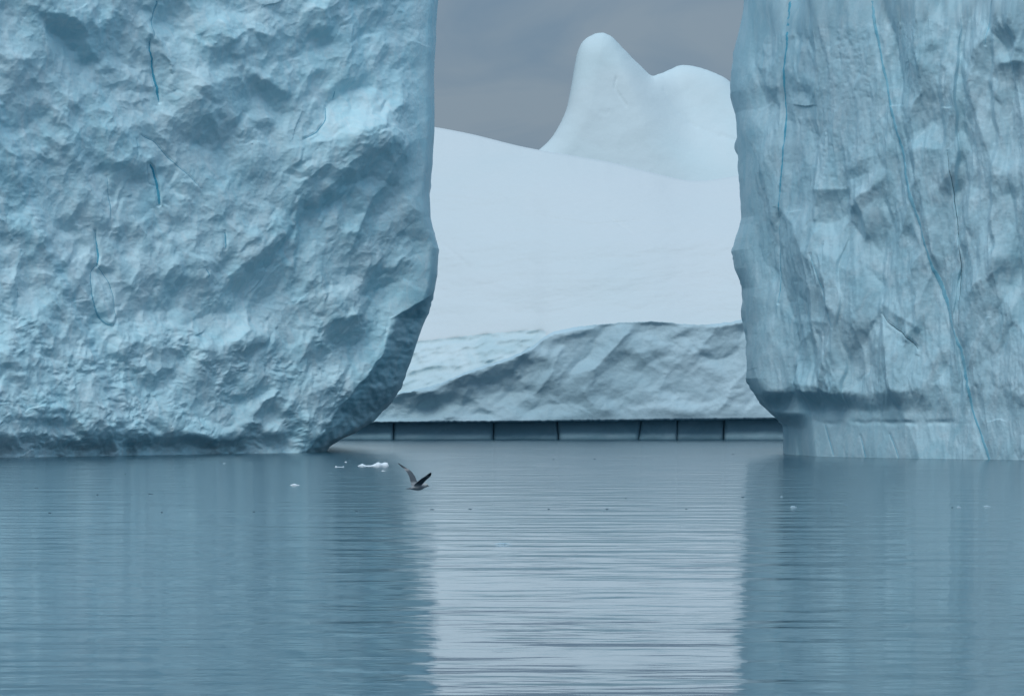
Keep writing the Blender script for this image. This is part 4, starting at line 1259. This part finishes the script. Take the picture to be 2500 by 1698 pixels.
# ------------------------------------------------------------------ gull in flight
def build_gull():
    D = 120.0
    c = ray(np.array(1021.0), np.array(1188.0), D)
    root = empty('gull', tuple(float(v) for v in c))
    root.rotation_euler = (0, 0, math.radians(42))
    root.scale = (1.2, 1.2, 1.2)
    tag(root, 'grey gull with dark wing tips flying low with both wings raised', 'bird')
    bm = bmesh.new()

    def loft(rings):
        vr = [[bm.verts.new(p) for p in r] for r in rings]
        n = len(vr[0])
        for i in range(len(vr) - 1):
            for j in range(n):
                bm.faces.new((vr[i][j], vr[i][(j + 1) % n], vr[i + 1][(j + 1) % n], vr[i + 1][j]))
        bm.faces.new(vr[0][::-1]); bm.faces.new(vr[-1])

    def ell(x, y, z, ry, rz, n=16):
        return [(x, y + math.cos(t) * ry, z + math.sin(t) * rz) for t in [2 * math.pi * k / n for k in range(n)]]
    # body: tail fan, rump, deep chest, neck, rounded head
    loft([ell(-0.250, 0, -0.030, 0.050, 0.006), ell(-0.200, 0, -0.026, 0.045, 0.010), ell(-0.150, 0, -0.018, 0.036, 0.022),
          ell(-0.100, 0, -0.012, 0.046, 0.040), ell(-0.040, 0, -0.008, 0.058, 0.054), ell(0.030, 0, -0.004, 0.060, 0.058),
          ell(0.085, 0, 0.004, 0.052, 0.051), ell(0.125, 0, 0.016, 0.041, 0.042), ell(0.160, 0, 0.025, 0.036, 0.039),
          ell(0.190, 0, 0.027, 0.033, 0.035), ell(0.212, 0, 0.023, 0.024, 0.026), ell(0.222, 0, 0.020, 0.012, 0.014)])

    def wing(sy, L, U, sweep):
        # span sections: arm rises, wrist forward, hand swept back to a pointed tip
        secs = []
        for t, fwd, chord, th, up in ((0.0, 0.035, 0.150, 0.022, -0.03), (0.15, 0.045, 0.140, 0.018, 0.02), (0.32, 0.055, 0.128, 0.015, 0.05),
                                      (0.48, 0.050, 0.118, 0.013, 0.055), (0.62, 0.030, 0.105, 0.012, 0.045), (0.78, -0.020, 0.082, 0.010, 0.025),
                                      (0.90, -0.062, 0.056, 0.009, 0.010), (0.97, -0.090, 0.032, 0.008, 0.003), (1.0, -0.105, 0.014, 0.007, 0.0)):
            chord *= 1.22; th *= 1.3
            cx = fwd - (sweep - 0.105) * t ** 1.5
            cy = sy * (0.030 + L * t)
            cz = 0.030 + U * t + up * 0.6
            r = []
            for k in range(14):
                a2 = 2 * math.pi * k / 14
                xx = cx - chord / 2 + math.cos(a2) * chord / 2
                camber = 0.010 * math.sin(math.pi * (k / 14.0))
                off = math.sin(a2) * th / 2 * (0.6 + 0.4 * math.cos(a2)) + camber
                # thickness is measured across the raised wing
                nl = math.hypot(L, U)
                r.append((xx, cy - sy * off * U / nl, cz + off * L / nl))
            secs.append(r if sy > 0 else r[::-1])
        loft(secs)
    wing(+1, 0.335, 0.385, 0.150)
    wing(-1, 0.470, 0.225, 0.130)
    bmesh.ops.recalc_face_normals(bm, faces=bm.faces)
    me = bpy.data.meshes.new('raw'); bm.to_mesh(me); bm.free()
    tmp = bpy.data.objects.new('raw', me); sc.collection.objects.link(tmp)
    md = tmp.modifiers.new('r', 'REMESH'); md.mode = 'VOXEL'; md.voxel_size = 0.0045
    ms = tmp.modifiers.new('s', 'SMOOTH'); ms.factor = 0.5; ms.iterations = 2
    dg = bpy.context.evaluated_depsgraph_get(); dg.update()
    mesh = bpy.data.meshes.new_from_object(tmp.evaluated_get(dg))
    bpy.data.objects.remove(tmp)
    mesh.name = 'plumage'
    nv = len(mesh.vertices)
    co = np.zeros(nv * 3); mesh.vertices.foreach_get('co', co); co = co.reshape(-1, 3)
    span = np.where(co[:, 1] > 0, (co[:, 1] - 0.03) / 0.335, (-co[:, 1] - 0.03) / 0.43)
    span = np.where(np.abs(co[:, 1]) < 0.055, 0, span)
    w = sstep(0.02, 0.14, span)
    body = np.array([0.30, 0.32, 0.33]); wingc = np.array([0.085, 0.10, 0.115]); tip = np.array([0.015, 0.022, 0.03]); head = np.array([0.50, 0.50, 0.48])
    col = body[None] * (1 - w[:, None]) + wingc[None] * w[:, None]
    k = sstep(0.62, 0.90, span)[:, None]; col = col * (1 - k) + tip * k
    patch = (np.exp(-((span - 0.60) / 0.06) ** 2) * sstep(0.0, -0.03, co[:, 0]))[:, None]; col = col * (1 - 0.8 * patch) + np.array([0.40, 0.38, 0.37]) * 0.8 * patch
    lead = (sstep(0.03, 0.055, co[:, 0]) * w)[:, None]; col = col * (1 - 0.5 * lead) + tip * 0.5 * lead
    hd = (sstep(0.09, 0.14, co[:, 0]) * (1 - w))[:, None]; col = col * (1 - hd) + head * hd
    tl = sstep(-0.17, -0.21, co[:, 0])[:, None] * (1 - w[:, None]); col = col * (1 - tl) + np.array([0.10, 0.11, 0.12]) * tl
    at = mesh.color_attributes.new('plumage', 'FLOAT_COLOR', 'POINT')
    at.data.foreach_set('color', np.concatenate([col, np.ones((nv, 1))], 1).astype(np.float32).ravel())
    mesh.polygons.foreach_set('use_smooth', np.full(len(mesh.polygons), True))
    m, n, l, p = new_mat('feathers')
    av = N(n, 'ShaderNodeAttribute', attribute_name='plumage')
    tcn = N(n, 'ShaderNodeTexCoord')
    nz = N(n, 'ShaderNodeTexNoise'); nz.inputs['Scale'].default_value = 40; nz.inputs['Detail'].default_value = 3
    l.new(tcn.outputs['Object'], nz.inputs[0])
    mr = N(n, 'ShaderNodeMapRange'); mr.inputs['To Min'].default_value = 0.7; mr.inputs['To Max'].default_value = 1.3
    l.new(nz.outputs['Fac'], mr.inputs[0])
    sm = N(n, 'ShaderNodeVectorMath', operation='SCALE'); l.new(av.outputs['Color'], sm.inputs[0]); l.new(mr.outputs[0], sm.inputs['Scale'])
    l.new(sm.outputs[0], p.inputs['Base Color'])
    p.inputs['Roughness'].default_value = 0.8
    mesh.materials.clear(); mesh.materials.append(m)
    link(bpy.data.objects.new('body', mesh), root)
    # hooked bill and eyes
    mb, _, _, pb = new_mat('horn'); pb.inputs['Base Color'].default_value = (0.12, 0.11, 0.08, 1); pb.inputs['Roughness'].default_value = 0.4
    rings = []
    for x, z, r in ((0.212, 0.018, 0.011), (0.228, 0.015, 0.009), (0.243, 0.010, 0.007), (0.252, 0.003, 0.004), (0.253, -0.002, 0.0015)):
        rings.append([(x, math.cos(t) * r * 0.8, z + math.sin(t) * r) for t in [2 * math.pi * q / 10 for q in range(10)]])
    V = np.array(rings).reshape(-1, 3)
    mesh_np('bill', V, grid_quads(5, 10, wrap=True), mb, root)
    md2, _, _, pe = new_mat('eye_black'); pe.inputs['Base Color'].default_value = (0.01, 0.01, 0.012, 1); pe.inputs['Roughness'].default_value = 0.15
    for sy in (-1, 1):
        be = bmesh.new(); bmesh.ops.create_uvsphere(be, u_segments=10, v_segments=8, radius=0.007)
        mm = bpy.data.meshes.new('eye'); be.to_mesh(mm); be.free(); mm.materials.append(md2)
        o = link(bpy.data.objects.new('eye', mm), root); o.location = (0.190, sy * 0.0285, 0.034)


build_gull()
